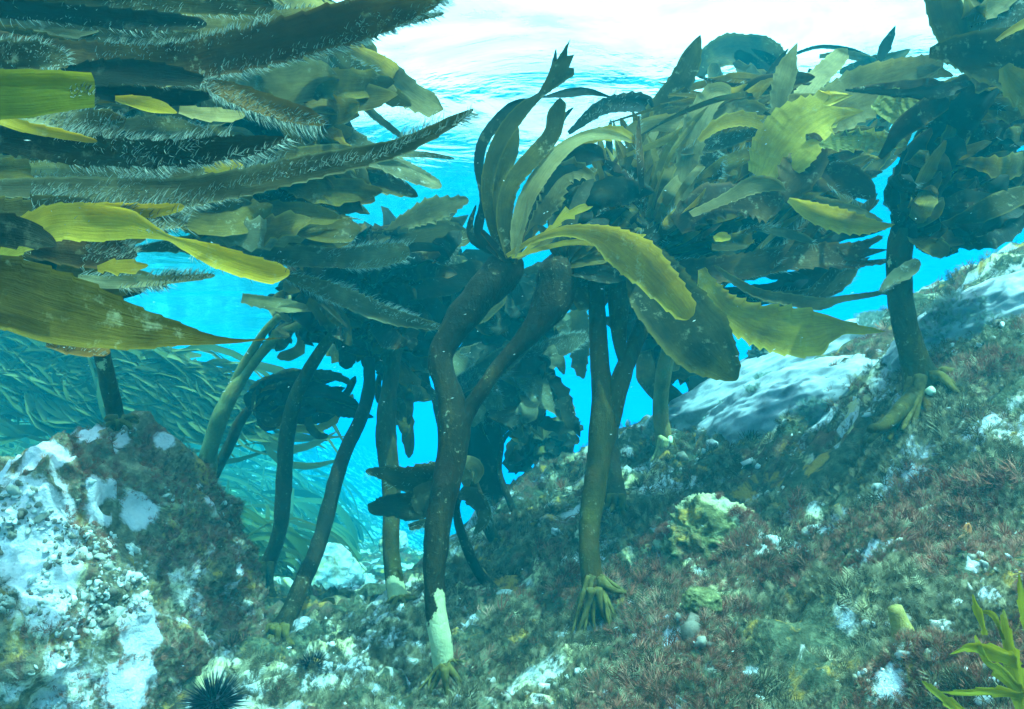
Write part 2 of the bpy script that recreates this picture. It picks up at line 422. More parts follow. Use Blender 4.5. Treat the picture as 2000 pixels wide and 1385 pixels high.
SEA_PALE = [(1340,830,2.6,45,.9),(1420,800,2.5,70,1.1),(1520,760,2.4,80,1.1),(1600,760,2.1,90,1.0),(1640,850,1.8,80,.75),(1700,700,2.3,70,1.1),(1780,650,2.1,60,.8),(1870,640,1.7,70,.7),(1960,560,1.7,70,.8),(1980,500,2.0,50,.8),
            (1310,1285,1.15,70,.9),(1450,1370,1.0,90,.9),(1560,1290,1.0,50,.8),(1900,1100,.95,40,.7),(1600,1180,1.15,44,.7),(1740,1350,.85,60,.8),(1330,1370,1.02,60,.7),(1545,1130,1.25,34,.8),(1860,1240,.85,40,.7),(1660,1220,1.0,30,.7),(1070,940,2.6,60,.6),(980,1170,1.7,34,.7),(1500,1345,1.0,50,.7),(1220,1330,1.1,30,.6)]
seabed = link("seabed", build_mesh("seabed", np.stack([GX.ravel(), GY.ravel(), GZ], 1), quads, M['seabed']))
set_pale(seabed.data, np.stack([GX.ravel(), GY.ravel(), GZ], 1), SEA_PALE)
tag(seabed, kind="structure")

# ------------------------------------------------------------------ water surface seen from below
SURF = CAM_Z + 1.45
m, nt, N, L = new_mat('water_surface')
tc = N("ShaderNodeTexCoord")
mp = N("ShaderNodeMapping"); mp.inputs['Rotation'].default_value = (0, 0, R(12)); mp.inputs['Scale'].default_value = (1.0, 1.5, 1); L(tc.outputs['Object'], mp.inputs[0])
w1 = noise_n(N, L, mp.outputs[0], 1.6, 5, 0.5, 0.6)
w2 = noise_n(N, L, mp.outputs[0], 7.0, 4, 0.6, 0.8)
bp = N("ShaderNodeBump"); bp.inputs['Strength'].default_value = 1.0; bp.inputs['Distance'].default_value = 0.014
L(math_n(N, L, 'ADD', w1, math_n(N, L, 'MULTIPLY', w2, 0.07)), bp.inputs['Height'])
fr = N("ShaderNodeFresnel"); fr.inputs[0].default_value = 1.095; L(bp.outputs[0], fr.inputs['Normal'])
tr = N("ShaderNodeBsdfTransparent"); tr.inputs[0].default_value = (0.62, 1.0, 0.97, 1)
gl = N("ShaderNodeBsdfGlossy"); gl.inputs['Roughness'].default_value = 0.05; gl.inputs[0].default_value = (0.6, 0.9, 1.0, 1); L(bp.outputs[0], gl.inputs['Normal'])
glare = N("ShaderNodeBsdfTranslucent"); glare.inputs[0].default_value = (0.72, 0.95, 0.96, 1)  # patchy white translucence added so the surface shows bright glare from below
mf = N("ShaderNodeMixShader"); L(ramp(N, L, noise_n(N, L, mp.outputs[0], 1.7, 7, 0.6, 0.8), [(0.26, (0.12, 0.12, 0.12)), (0.68, (0.50, 0.50, 0.50))]), mf.inputs[0])
L(tr.outputs[0], mf.inputs[1]); L(glare.outputs[0], mf.inputs[2])
mx = N("ShaderNodeMixShader"); L(fr.outputs[0], mx.inputs[0]); L(mf.outputs[0], mx.inputs[1]); L(gl.outputs[0], mx.inputs[2])
o_ = N("ShaderNodeOutputMaterial"); L(mx.outputs[0], o_.inputs[0])
M['surface'] = m
su = np.sinh(np.linspace(-1, 1, 240) * 4) / np.sinh(4) * 120
SX, SY = np.meshgrid(su, su + 2)
sp = np.stack([SX.ravel(), SY.ravel() * 1.6, SX.ravel() * 0], 1)
SZ = SURF + 0.03 * fbm(sp * 0.8, 3, 21)
k = len(su); idx = np.arange(k * k).reshape(k, k)
quads = np.stack([idx[:-1, :-1], idx[:-1, 1:], idx[1:, 1:], idx[1:, :-1]], -1).reshape(-1, 4)
tag(link("water", build_mesh("water", np.stack([SX.ravel(), SY.ravel(), SZ], 1), quads, M['surface'])), kind="structure")

# ------------------------------------------------------------------ blades
rng = np.random.default_rng(7)
def ribbon(pts, hl, hr, wdir, mat, name='blade', parent=None, ser=0.15, serf=52, m=7, cup=0.16, wav=0.17, seed=0, tipjag=0.0, corr=0.0, fur=0, furlen=0.012, furmat='bristle', furspread=1.0, furpart=(0.0, 1.0), label=None):
    """a thin kelp blade swept along a spine; hl / hr are half widths in metres"""
    n = len(pts)
    T = norm(np.gradient(pts, axis=0)); W = norm(wdir - T * (wdir * T).sum(1, keepdims=True)); Nn = norm(np.cross(T, W))
    seg = np.linalg.norm(np.diff(pts, axis=0), axis=1); S = np.concatenate([[0], np.cumsum(seg)]); LEN = S[-1]; u = S / LEN
    r = np.random.default_rng(seed + 11)
    def edge(h, sd):
        ph = S * serf + 2.0 * vnoise(np.stack([S * 9, S * 0 + sd, S * 0], 1), 5)
        tooth = (ph % 1.0) ** 2
        lob = vnoise(np.stack([S * 16, S * 0 + sd, S * 0], 1), 8)
        amp = np.abs(vnoise(np.stack([S * 7, S * 0 + sd + 9, S * 0], 1), 2)) + 0.35
        return h * (1 + ser * .8 * lob + ser * .25 * vnoise(np.stack([S * 70, S * 0 + sd, S * 0], 1), 9)) + np.minimum(h, .018) * ser * amp * (tooth * 1.8 - 0.5)
    L_, R_ = edge(hl, seed * 1.7), edge(hr, seed * 2.9 + 50)
    s = np.linspace(-1, 1, m)
    V = np.empty((n, m, 3)); UV = np.empty((n, m, 2))
    wid = (hl + hr) * 0.5
    jag = (vnoise(np.stack([s * 3.0 + seed, s * 0, s * 0], 1), 4)) * tipjag
    for j, a in enumerate(s):
        half = np.where(a < 0, L_, R_) * a
        ruff = wav * wid * np.sin(S * 24 + seed + 2.5 * a) * a * a * np.sign(a) + wav * 0.8 * wid * vnoise(np.stack([S * 11 + seed, S * 0 + a * 1.5, S * 0], 1), 6)
        cr = corr * np.sin(S * 420 + 3 * vnoise(np.stack([S * 20, S * 0 + a * 3, S * 0], 1), 3))
        V[:, j] = pts + W * half[:, None] + Nn * (cup * wid * (a * a - 0.35) + ruff + cr)[:, None] + T * (jag[j] * wid * np.clip((u - 0.8) * 5, 0, 1))[:, None]
        UV[:, j, 0] = S * 3; UV[:, j, 1] = (a + 1) / 2
    idx = np.arange(n * m).reshape(n, m)
    q = np.stack([idx[:-1, :-1], idx[:-1, 1:], idx[1:, 1:], idx[1:, :-1]], -1).reshape(-1, 4)
    o = link(name, build_mesh(name, V.reshape(-1, 3), q, M[mat], UV.reshape(-1, 2)), parent, base_of(parent))
    if label: o["label"] = label
    if fur:
        # bristles: on the faces and thick along both margins
        k = int(fur * .68)
        i = (r.uniform(furpart[0], furpart[1], k) * (n - 2)).astype(int)
        ed = r.random(k) < 0.5
        a = np.where(ed, np.sign(r.uniform(-1, 1, k)) * r.uniform(0.93, 1.0, k), r.uniform(-1, 1, k))
        jj = (a + 1) / 2 * (m - 1); j0 = np.clip(jj.astype(int), 0, m - 2); fj = (jj - j0)[:, None]
        fi = r.random(k)[:, None]
        ptc = fbm(np.stack([S[i] * 14, a * 1.3, a * 0 + seed * 3.1], 1), 2, 6) > -.12 + .25 * r.random(k)
        i, a, j0, fj, fi, ed = i[ptc], a[ptc], j0[ptc], fj[ptc], fi[ptc], ed[ptc]; k = len(i)
        B = (V[i, j0] * (1 - fj) + V[i, j0 + 1] * fj) * (1 - fi) + (V[i + 1, j0] * (1 - fj) + V[i + 1, j0 + 1] * fj) * fi
        sgn = np.where(r.random(k) < 0.8, np.sign((Nn[i] * (-FW)).sum(1)), -np.sign((Nn[i] * (-FW)).sum(1)))
        D = np.where(ed[:, None], W[i] * np.sign(a)[:, None] * 1.0 + Nn[i] * sgn[:, None] * 0.5, Nn[i] * sgn[:, None] * 0.45 + W[i] * (1.0 * r.uniform(-1, 1, (k, 1)) - .5 * (W[i] * UP).sum(1, keepdims=True) * -1))
        clp = 0.5 + 0.5 * vnoise(np.stack([S[i] * 30, a * 2, a * 0 + seed], 1), 3)
        D = norm(norm(D) + T[i] * 0.55 + r.normal(0, 0.22 * furspread, (k, 3)))
        hair_mesh(B, D, furlen * r.uniform(0.35, 1.1, k) * (.45 + .9 * clp) * np.where(ed, 1.15, .7), T[i], r, furmat, o)
    return o

def hair_mesh(B, D, Ln, bend, r, mat, parent, w=0.00032, name='bristles'):
    k = len(B); g = 4
    side = norm(np.cross(D, FW + r.normal(0, 0.3, (k, 3))))
    V = np.empty((k, g * 2 - 1, 3))
    for s in range(g):
        t = s / (g - 1)
        c = B + D * (Ln * t)[:, None] + bend * (Ln * 0.35 * t * t)[:, None]
        if s < g - 1:
            V[:, 2*s] = c - side * w * (1 - 0.6 * t); V[:, 2*s+1] = c + side * w * (1 - 0.6 * t)
        else: V[:, 2*s] = c
    f = np.array([[0, 1, 3], [0, 3, 2], [2, 3, 5], [2, 5, 4], [4, 5, 6]])
    Fq = (np.arange(k)[:, None, None] * (g * 2 - 1) + f[None]).reshape(-1, 3)
    rv = np.repeat(r.random(k), g * 2 - 1)
    h = link(name, build_mesh(name, V.reshape(-1, 3), Fq, M[mat], attr=rv), parent, base_of(parent))
    h["kind"] = "stuff"
    return h

_bs = [0]
def B(parent, st, mat='olive', tilt=0.35, n=None, **k):
    """blade traced by stations (px, py, depth, full width in px[, balance 0..1]) ; tilt turns it out of the picture plane"""
    _bs[0] += 1; seed = k.pop('seed', _bs[0])
    st = [tuple(s) + ((0.5,) if len(s) == 4 else ()) for s in st]
    a = np.array(st, float)
    Lp = np.linalg.norm(np.diff(a[:, :2], axis=0), axis=1).sum()
    n = n or int(np.clip(Lp / 3.2, 20, 190))
    s = spline(a, n)
    s[:, 3] = np.maximum(s[:, 3], 0.6)
    pts = PA(s[:, :3]); T = norm(np.gradient(pts, axis=0))
    view = norm(pts - O)
    side = norm(np.cross(T, view))
    nn = norm(np.cross(side, T))
    u = np.linspace(0, 1, n)
    tl = tilt * (0.6 + 0.8 * np.sin(u * 3 + seed * 1.3))
    W = side * np.cos(tl)[:, None] + nn * np.sin(tl)[:, None]
    wm = s[:, 3] / F * s[:, 2] / np.maximum(np.cos(tl), 0.35)
    endt = np.clip((1 - u) * 26, 0, 1) ** 0.6
    wm = wm * (0.25 + 0.75 * endt) if k.pop('blunt', False) is False else wm
    return ribbon(pts, wm * s[:, 4], wm * (1 - s[:, 4]), W, mat, parent=parent, seed=seed, **k)

def inpoly(px, py, poly):
    c = False; n = len(poly)
    for i in range(n):
        x1, y1 = poly[i]; x2, y2 = poly[(i + 1) % n]
        if (y1 > py) != (y2 > py) and px < (x2 - x1) * (py - y1) / (y2 - y1) + x1: c = not c
    return c

def canopy(parent, crown, poly, dr, num, wr=(22, 60), mats=('olive',), bulge=0.25, seed=1, sag=0.0, start=0.0, minlen=60, fur=0.0, flow=None, ser=0.3, furlen=0.01, maxlen=420):
    """blades fanning from a crown to tips spread through a region (pixels, depths)"""
    r = random.Random(seed)
    xs = [p[0] for p in poly]; ys = [p[1] for p in poly]
    made = 0; tries = 0
    while made < num and tries < num * 60:
        tries += 1
        tx, ty = r.uniform(min(xs), max(xs)), r.uniform(min(ys), max(ys))
        if not inpoly(tx, ty, poly): continue
        td = r.uniform(*dr)
        cx_, cy_, cd = crown
        dx, dy = tx - cx_, ty - cy_; Ld = math.hypot(dx, dy)
        if Ld < minlen: continue
        if flow is not None and Ld > maxlen:      # a long reach: start part of the way out, from a lateral of the frond
            fx, fy = flow; fl = math.hypot(fx, fy); ll = maxlen * r.uniform(0.55, 1.0)
            a = math.atan2(fy, fx) + r.uniform(-0.45, 0.45)
            cx_, cy_, cd = tx - math.cos(a) * ll, ty - math.sin(a) * ll, (td * 0.6 + cd * 0.4)
            dx, dy = tx - cx_, ty - cy_; Ld = ll
        b = r.uniform(-1, 1) * bulge
        px_, py_ = -dy / Ld, dx / Ld
        w = r.uniform(*wr) * 1.0
        md = (cd + td) / 2 + r.uniform(-0.1, 0.1)
        st = [(cx_ + r.uniform(-8, 8), cy_ + r.uniform(-6, 6), cd, w * 0.22),
              (cx_ + dx * .28 + px_ * Ld * b * .7, cy_ + dy * .28 + py_ * Ld * b * .7 + sag * Ld * .3, cd * .7 + td * .3, w * 0.55),
              (cx_ + dx * .6 + px_ * Ld * b, cy_ + dy * .6 + py_ * Ld * b + sag * Ld * .4, md, w),
              (cx_ + dx * .85 + px_ * Ld * b * .5, cy_ + dy * .85 + py_ * Ld * b * .5, td, w * 0.85),
              (tx, ty, td, w * r.choice((0.12, 0.3, 0.55)))]
        k = {}
        if fur and r.random() < fur: k = dict(fur=int(Ld * 2.2), furlen=furlen, furmat='fur')
        B(parent, st, r.choice(mats), tilt=r.uniform(-0.9, 0.9), ser=ser * r.uniform(0.5, 1.3), serf=r.uniform(14, 30), cup=r.uniform(-.35, .35), wav=r.uniform(.1, .35), tipjag=r.uniform(0, 0.8), seed=seed * 1000 + made, n=int(np.clip(Ld / 8, 16, 46)), m=5, **k)
        made += 1

# ------------------------------------------------------------------ stipes and holdfasts
def tube(rows, name, mat, parent, ring=18, lump=0.06, seed=0, cap=True, flat=1.0):
    """rows: (x, y, z, radius) in metres"""
    rows = np.asarray(rows, float); pts = rows[:, :3]; rad = rows[:, 3]
    n = len(rows); T = norm(np.gradient(pts, axis=0))
    ref = norm(np.cross(T, FW + 0.01)); b = norm(np.cross(T, ref))
    th = np.linspace(0, 2 * math.pi, ring, endpoint=False)
    V = pts[:, None] + rad[:, None, None] * (np.cos(th)[None, :, None] * ref[:, None] + flat * np.sin(th)[None, :, None] * b[:, None])
    Vf = V.reshape(-1, 3)
    ctr = np.repeat(pts, ring, 0)
    nv_ = 1 + lump * (fbm(Vf * 30 + seed, 3, 5) * 1.6 + 1.0 * vnoise(Vf * 9 + seed, 2))
    Vf = ctr + (Vf - ctr) * nv_[:, None]
    idx = np.arange(n * ring).reshape(n, ring); nx = np.roll(idx, -1, 1)
    q = np.stack([idx[:-1], nx[:-1], nx[1:], idx[1:]], -1).reshape(-1, 4)
    if cap:
        e0, e1 = len(Vf), len(Vf) + 1
        Vf = np.vstack([Vf, pts[0] - T[0] * rad[0] * .4, pts[-1] + T[-1] * rad[-1] * .4])
        c0 = np.stack([nx[0][0::1], idx[0], np.full(ring, e0), np.full(ring, e0)], 1)
        c1 = np.stack([idx[-1], nx[-1], np.full(ring, e1), np.full(ring, e1)], 1)
        me_q = np.vstack([q, ])
        tri = np.vstack([np.stack([nx[0], idx[0], np.full(ring, e0)], 1), np.stack([idx[-1], nx[-1], np.full(ring, e1)], 1)])
        return Vf, me_q, tri
    return Vf, q, np.zeros((0, 3), int)

def join_tubes(tl, name, mat, parent, bare=None):
    """several tubes welded in one mesh (a holdfast, a pair of arms of one stipe)"""
    Vs, Fs = [], []; off = 0
    for V, q, t in tl:
        Vs.append(V); Fs.append(np.vstack([np.stack([q[:, 0], q[:, 1], q[:, 2]], 1), np.stack([q[:, 0], q[:, 2], q[:, 3]], 1), t]) + off); off += len(V)
    me = build_mesh(name, np.vstack(Vs), np.vstack(Fs), M[mat])
    if bare: set_pale(me, np.vstack(Vs), bare)
    return link(name, me, parent, base_of(parent))

def strace(st, n=None):
    a = np.array(st, float); L_ = np.linalg.norm(np.diff(a[:, :2], axis=0), axis=1).sum()
    s = spline(a, n or int(np.clip(L_ / 8, 10, 90)))
    return np.hstack([PA(s[:, :3]), (s[:, 3] / F * s[:, 2] / 2)[:, None]])

def stipe(parent, st, mat='stipe', name='stipe', **k):
    return join_tubes([tube(strace(st), name, mat, parent, **k)], name, mat, parent)

def holdfast(parent, px, py, d, w, spread, drop, num=7, seed=0, mat='holdfast', thick=0.35):
    """finger-like roots that leave the stipe foot and grip the rock"""
    r = random.Random(seed); tl = []
    c = P(px, py, d); rw = w / F * d / 2; sp = spread / F * d; dr_ = drop / F * d
    for k in range(num):
        a = k / num * 2 * math.pi + r.uniform(-.3, .3)
        e = c + np.array([math.cos(a) * sp * r.uniform(.7, 1.1), math.sin(a) * sp * r.uniform(.5, .9), 0])
        gz = ground_z([e[0]], [e[1]])[0]
        e[2] = c[2] - dr_ * r.uniform(.8, 1.1)
        if abs(gz - e[2]) < dr_ * 1.5: e[2] = gz
        t0 = c + np.array([math.cos(a) * rw * .55, math.sin(a) * rw * .55, rw * .6])
        mid = c + (e - c) * 0.5 + np.array([0, 0, dr_ * r.uniform(.1, .35)])
        for f in range(2):
            ee = e + np.array([r.uniform(-.3, .3) * sp, r.uniform(-.3, .3) * sp, 0]) * (1 if f else 0.4)
            rows = spline([(*t0, rw * thick * 1.1), (*mid, rw * thick * .8), (*(mid * .35 + ee * .65), rw * thick * .6), (*ee, rw * thick * .35)], 12)
            tl.append(tube(rows, 'h', mat, None, ring=8, lump=.15, seed=k))
    return join_tubes(tl, 'holdfast', mat, parent)

def ground_depth(px, py, guess=None, lo=0.4, hi=9.0):
    d = np.linspace(lo, hi, 900)
    p = PA(np.stack([np.full(900, px), np.full(900, py), d], 1))
    g = ground_z(p[:, 0], p[:, 1])
    hit = np.where(p[:, 2] < g)[0]
    if len(hit) == 0: return guess or 2.0
    v = d[hit[0]]
    return guess if (guess and abs(v - guess) > 0.6) else v

# ------------------------------------------------------------------ boulders
def make_boulder(name, center, radii, mat, label, seed, rough=0.16, rot=0.0, sub=6, pw=.82, bump=None, group=None):
    bm = __import__('bmesh').new()
    __import__('bmesh').ops.create_icosphere(bm, subdivisions=sub, radius=1.0)
    me = bpy.data.meshes.new(name); bm.to_mesh(me); bm.free()
    n = len(me.vertices); V = np.empty(n * 3, np.float32); me.vertices.foreach_get("co", V); V = V.reshape(-1, 3).astype(float)
    sg = np.sign(V); V = sg * np.abs(V) ** pw
    d = norm(V)
    k = 1 + rough * 1.6 * fbm(d * 1.3 + seed, 3, seed) + rough * 0.8 * fbm(d * 4 + seed, 4, seed + 3, True) + rough * 0.35 * fbm(d * 13, 4, seed + 5) + rough * 0.16 * fbm(d * 34, 3, seed + 6)
    V = V * k[:, None] * np.array(radii)
    c, s = math.cos(rot), math.sin(rot)
    V = np.stack([V[:, 0] * c - V[:, 1] * s, V[:, 0] * s + V[:, 1] * c, V[:, 2]], 1)
    if bump: V[:, 2] += bump[1] * np.exp(-((V[:, 0] - bump[0]) / bump[2]) ** 2) * np.clip(V[:, 2] / radii[2], 0, 1)
    me.vertices.foreach_set("co", V.astype(np.float32).ravel())
    me.polygons.foreach_set("use_smooth", np.full(len(me.polygons), True)); me.update()
    me.materials.append(M[mat])
    o = bpy.data.objects.new(name, me); C.objects.link(o); o.location = Vector(center)
    tag(o, label, "rock", group)
    return o, V + np.array(center)

def tri_points(V, me, k, r, cond=None):
    F_ = np.empty(len(me.polygons) * 3, np.int32); me.polygons.foreach_get("vertices", F_); F_ = F_.reshape(-1, 3)
    a, b, c = V[F_[:, 0]], V[F_[:, 1]], V[F_[:, 2]]
    cr = np.cross(b - a, c - a); ar = np.linalg.norm(cr, axis=1); nn = norm(cr)
    ctr = (a + b + c) / 3
    w = ar * (((O - ctr) * nn).sum(1) > -0.15) * np.where(nn[:, 2] > -0.5, 1, 0.0)
    if cond is not None: w = w * cond(ctr)
    i = r.choice(len(F_), k, p=w / w.sum())
    x, y = r.random(k), r.random(k); f = x + y > 1; x[f], y[f] = 1 - x[f], 1 - y[f]
    return a[i] + (b[i] - a[i]) * x[:, None] + (c[i] - a[i]) * y[:, None], nn[i]

def frond_template(kind):
    """small feathery frond in its own xy plane, growing along +y, unit length"""
    v, f = [], []
    def strip(p, q, w0, w1, z0=0, z1=0):
        dx, dy = q[0] - p[0], q[1] - p[1]; l = math.hypot(dx, dy) + 1e-9; nx_, ny_ = -dy / l, dx / l
        b = len(v)
        v.extend([(p[0] - nx_ * w0, p[1] - ny_ * w0, z0), (p[0] + nx_ * w0, p[1] + ny_ * w0, z0), (q[0] + nx_ * w1, q[1] + ny_ * w1, z1), (q[0] - nx_ * w1, q[1] - ny_ * w1, z1)])
        f.extend([(b, b+1, b+2), (b, b+2, b+3)])
    if kind == 'feather':
        strip((0, 0), (0.03, .55), .03, .02, 0, .05); strip((.03, .55), (0, 1), .02, .008, .05, .2)
        for i in range(7):
            y = .18 + i * .11; l = .34 * (1 - abs(y - .45) * .9)
            for s in (-1, 1): strip((0.02, y), (s * l, y + l * .7), .026, .008, .05, .10 + .06 * (i % 3))
    elif kind == 'bush':
        for i, (ax, l) in enumerate(((-.7, .7), (-.35, .95), (0, 1), (.3, .9), (.75, .65))):
            x, y = math.sin(ax) * l, math.cos(ax) * l
            strip((0, 0), (x * .55, y * .55), .035, .03, 0, .1 * (i % 3 - 1)); strip((x * .55, y * .55), (x * .8 - .1, y), .028, .01, .1 * (i % 3 - 1), .15)
            strip((x * .55, y * .55), (x + .1, y * .9), .028, .01, .1 * (i % 3 - 1), -.1)
    else:   # small leafy lobe
        v.extend([(0, 0, 0), (-.22, .35, .05), (.22, .4, -.03), (-.18, .8, .12), (.2, .85, .05), (0, 1, .2)])
        f.extend([(0, 2, 1), (1, 2, 4), (1, 4, 3), (3, 4, 5)])
    return np.array(v, float), np.array(f, int)

def scatter(name, B_, Nn, size, mat, kind, r, label, cat, parent=None, lean=0.5, flow=(0.35, 0.1, 0)):
    tv, tf = frond_template(kind); k = len(B_)
    up = norm(Nn * 0.7 + np.array([0, 0, 0.5]) + np.array(flow) + r.normal(0, lean, (k, 3)))
    sd = norm(np.cross(up, r.normal(0, 1, (k, 3)))); th = np.cross(sd, up)
    V = B_[:, None] + size[:, None, None] * (tv[None, :, 0:1] * sd[:, None] + tv[None, :, 1:2] * up[:, None] + tv[None, :, 2:3] * th[:, None])
    V -= (Nn * (size * 0.06)[:, None])[:, None]
    Fq = (np.arange(k)[:, None, None] * len(tv) + tf[None]).reshape(-1, 3)
    rv = np.clip(r.random(k) * .55 + .45 * (0.5 + 0.5 * fbm(B_ * 5, 2, 31)), 0, 1)
    o = link(name, build_mesh(name, V.reshape(-1, 3), Fq, M[mat], attr=np.repeat(rv, len(tv)), smooth=False), parent, base_of(parent))
    if parent is None: tag(o, label, cat)
    o["kind"] = "stuff"
    return o

# the big encrusted rock in the left corner
br = np.random.default_rng(5)
bc = P(20, 1290, 1.50)
boulder, BV = make_boulder("boulder", bc, (0.41, 0.37, 0.34), 'boulder', "large boulder with pale lilac coralline crust filling the lower left corner", 3, 0.16, rot=0.0, sub=7, pw=.92, bump=(.24, .12, .13))
BOUL = [(0,900,1.4,40,1.1),(120,880,1.4,36,1.0),(230,850,1.45,34,.9),(320,860,1.5,30,.8),(380,960,1.5,26,.7),(330,930,1.4,24,.7),(30,1000,1.2,90,1.2),(60,1060,1.2,80,1.1),(100,960,1.2,60,1.0),(90,900,1.3,50,1.0),(180,880,1.4,50,.9),(220,980,1.2,50,1.0),(270,1000,1.25,40,.9),(190,950,1.2,30,.8),(280,1230,1.15,50,.9),(330,1270,1.1,50,1.0),(370,1180,1.2,40,.8),(270,1340,1.1,60,.9),(390,1300,1.15,30,.8),(120,1300,1.1,30,.7),(250,1130,1.15,24,.8)]
set_pale(boulder.data, BV, [(a, b, c_, w * 1.15, h) for a, b, c, w, h in BOUL for c_ in (c - .1, c, c + .1)])
_ = make_boulder("boulder", P(1560, 735, 2.35), (0.13, 0.12, 0.13), 'darkrock', "dark algae covered lumpy rock standing behind the pale ridge", 8, 0.25)
def long_rock(a_, b_, radii, mat, label, seed, rough):
    o, V = make_boulder("boulder", (0, 0, 0), radii, mat, label, seed, rough, sub=6, pw=.95)
    q_ = Vector(norm(b_ - a_)).to_track_quat('X', 'Z'); o.data.transform(q_.to_matrix().to_4x4()); o.location = Vector((a_ + b_) / 2)
    return o, V @ np.array(q_.to_matrix()).T + (a_ + b_) / 2
pr, PV = long_rock(P(1310, 850, 2.5), P(1800, 660, 2.2), (0.44, 0.18, 0.125), 'softrock', "long bleached whitish rock forming the skyline under the toothed mustard blade", 12, .09)
p2, PV2 = long_rock(P(1430, 868, 2.25), P(1750, 770, 1.88), (0.32, 0.20, 0.13), 'softrock', "smooth pale slab on the slope left of the stout kelp's foot", 14, .09)
p3, PV3 = long_rock(P(1830, 700, 1.75), P(2030, 600, 1.64), (0.21, 0.16, 0.09), 'softrock', "smooth pale rock at the right edge above the stout kelp's foot", 16, .09)
# ------------------------------------------------------------------ kelp plants with their stipes, roots and blades
def plant(px, py, guess, label, w, crown_d, rows, hf=None, mat='stipe', seed=1, arms=(), lean=0.0, lump=0.10, hmat='holdfast', bare=()):
    """a kelp that stands at pixel (px, py) of the seabed; rows: (px, py, t, width) with t 0 at the foot, 1 at the crown"""
    d0 = ground_depth(px, py, guess)
    t = thing("kelp", P(px, py, d0), label, "kelp", "kelps standing on the reef")
    full = [(px, py + 4, d0 + 0.01, w[0] if isinstance(w, tuple) else w)] + [(a, b, d0 + (crown_d - d0) * c, ww) for a, b, c, ww in rows]
    tl = [tube(strace(full), 's', mat, None, seed=seed, lump=lump)]
    for arm in arms:
        tl.append(tube(strace([(a, b, d0 + (crown_d - d0) * c, ww) for a, b, c, ww in arm]), 's', mat, None, seed=seed + 3, lump=lump))
    join_tubes(tl, 'stipe', mat, t, [(a, b, d0 + dd, r_, h) for a, b, r_, h in bare for dd in (-.03, 0)])
    if hf: holdfast(t, px, py - hf[0], d0 - .02, hf[1], hf[2], hf[3], hf[4], seed, hmat, *( [hf[5]] if len(hf) > 5 else []))
    return t

# --- left foreground: large blades streaming in from kelps outside the frame
SC = dict(tilt=0.5)
fa = thing("kelp", P(-420, 200, 1.0), "foreground kelp reaching in at the upper left with long blades covered in bristles", "kelp")
fb = thing("kelp", P(-380, 620, 0.7), "foreground kelp at the left edge with smooth broad olive and yellow blades", "kelp")
fc = thing("kelp", P(-300, 350, 1.6), "teal shaded kelp behind the bristly foreground blades, ragged tips against the blue", "kelp")

B(fa, [(-60,60,.80,30),(60,92,.78,40),(200,118,.76,62),(330,128,.75,76),(420,110,.75,78),(525,86,.74,78),(620,60,.74,78),(700,38,.74,76),(790,12,.74,58),(880,-14,.74,20)], 'brown', fur=5200, furlen=0.0078, tilt=.3, wav=.12, furpart=(.25, 1), ser=.1)
B(fa, [(640,72,.80,26),(730,52,.80,24),(800,38,.80,18),(868,26,.80,5)], 'furry', fur=700, furlen=0.0062, tilt=.3)
B(fa, [(-40,10,.74,42),(100,24,.73,38),(220,36,.73,36),(320,44,.73,40),(404,48,.73,22)], 'dark', fur=700, furlen=0.0078, tilt=.4)
B(fa, [(-30,-20,.78,40),(180,-4,.78,46),(380,4,.78,44),(535,12,.78,34)], 'olive', fur=1500, furlen=0.0094, tilt=.4, furpart=(.4, 1))
B(fa, [(150,55,.88,60),(300,62,.88,66),(420,62,.88,70),(540,56,.88,60),(640,30,.88,30)], 'tan', fur=1500, furlen=0.0086, tilt=.4)
B(fa, [(-40,45,.84,70),(120,60,.84,60),(280,72,.84,50),(400,72,.84,22)], 'furry', fur=1500, furlen=0.0094, tilt=.5)
B(fa, [(-40,70,.8,60),(60,85,.8,50),(160,100,.8,26),(240,118,.8,8)], 'olive', tilt=.5)
B(fa, [(-30,112,.62,50),(40,108,.62,52),(100,112,.62,44),(132,132,.62,12)], 'furry', fur=900, furlen=0.0062, tilt=.3)
B(fa, [(-60,186,.46,96),(40,184,.46,92),(110,180,.46,78),(184,178,.46,62)], 'green', tilt=.2, blunt=True, fur=500, furlen=0.0039, furpart=(.8, 1), cup=.2, ser=.04)
B(fa, [(120,150,.74,36),(230,140,.74,46),(330,148,.74,40),(410,160,.74,14)], 'dark', tilt=.4)
B(fa, [(395,158,.72,8),(430,172,.72,30),(480,192,.72,42),(540,212,.72,42),(600,228,.72,34),(636,242,.72,10)], 'brown', fur=2300, furlen=0.0098, tilt=.35, ser=.1)
B(fa, [(170,180,.76,20),(260,186,.76,34),(360,190,.76,30),(420,186,.76,8)], 'dark', tilt=.5)
B(fa, [(225,192,.68,10),(270,200,.68,25),(310,210,.68,26),(346,221,.68,4)], 'yellow', tilt=.4)
B(fa, [(350,214,.80,16),(400,222,.80,28),(450,225,.80,24),(480,224,.80,10)], 'tan', tilt=.4)
B(fa, [(10,222,.66,40),(80,232,.66,48),(150,244,.66,56),(215,240,.66,50),(246,232,.66,14)], 'furry', fur=2000, furlen=0.0094, tilt=.5)
B(fa, [(-40,215,.6,30),(40,246,.6,22),(120,262,.6,20),(190,276,.6,8)], 'yellow', tilt=.4)
B(fa, [(-50,268,.62,46),(60,282,.62,56),(160,296,.62,60),(260,300,.62,56),(340,300,.62,52),(420,292,.62,50),(490,284,.62,40),(568,268,.62,4)], 'dark', fur=2400, furlen=0.0098, tilt=.45, furpart=(.25, 1), wav=.08, label="dark long blade with pale bristles along its edges")
B(fa, [(60,330,.78,24),(150,335,.77,36),(230,345,.76,42),(310,352,.75,48),(370,345,.75,30),(400,330,.75,8)], 'furry', fur=2000, furlen=0.0062, tilt=.4)
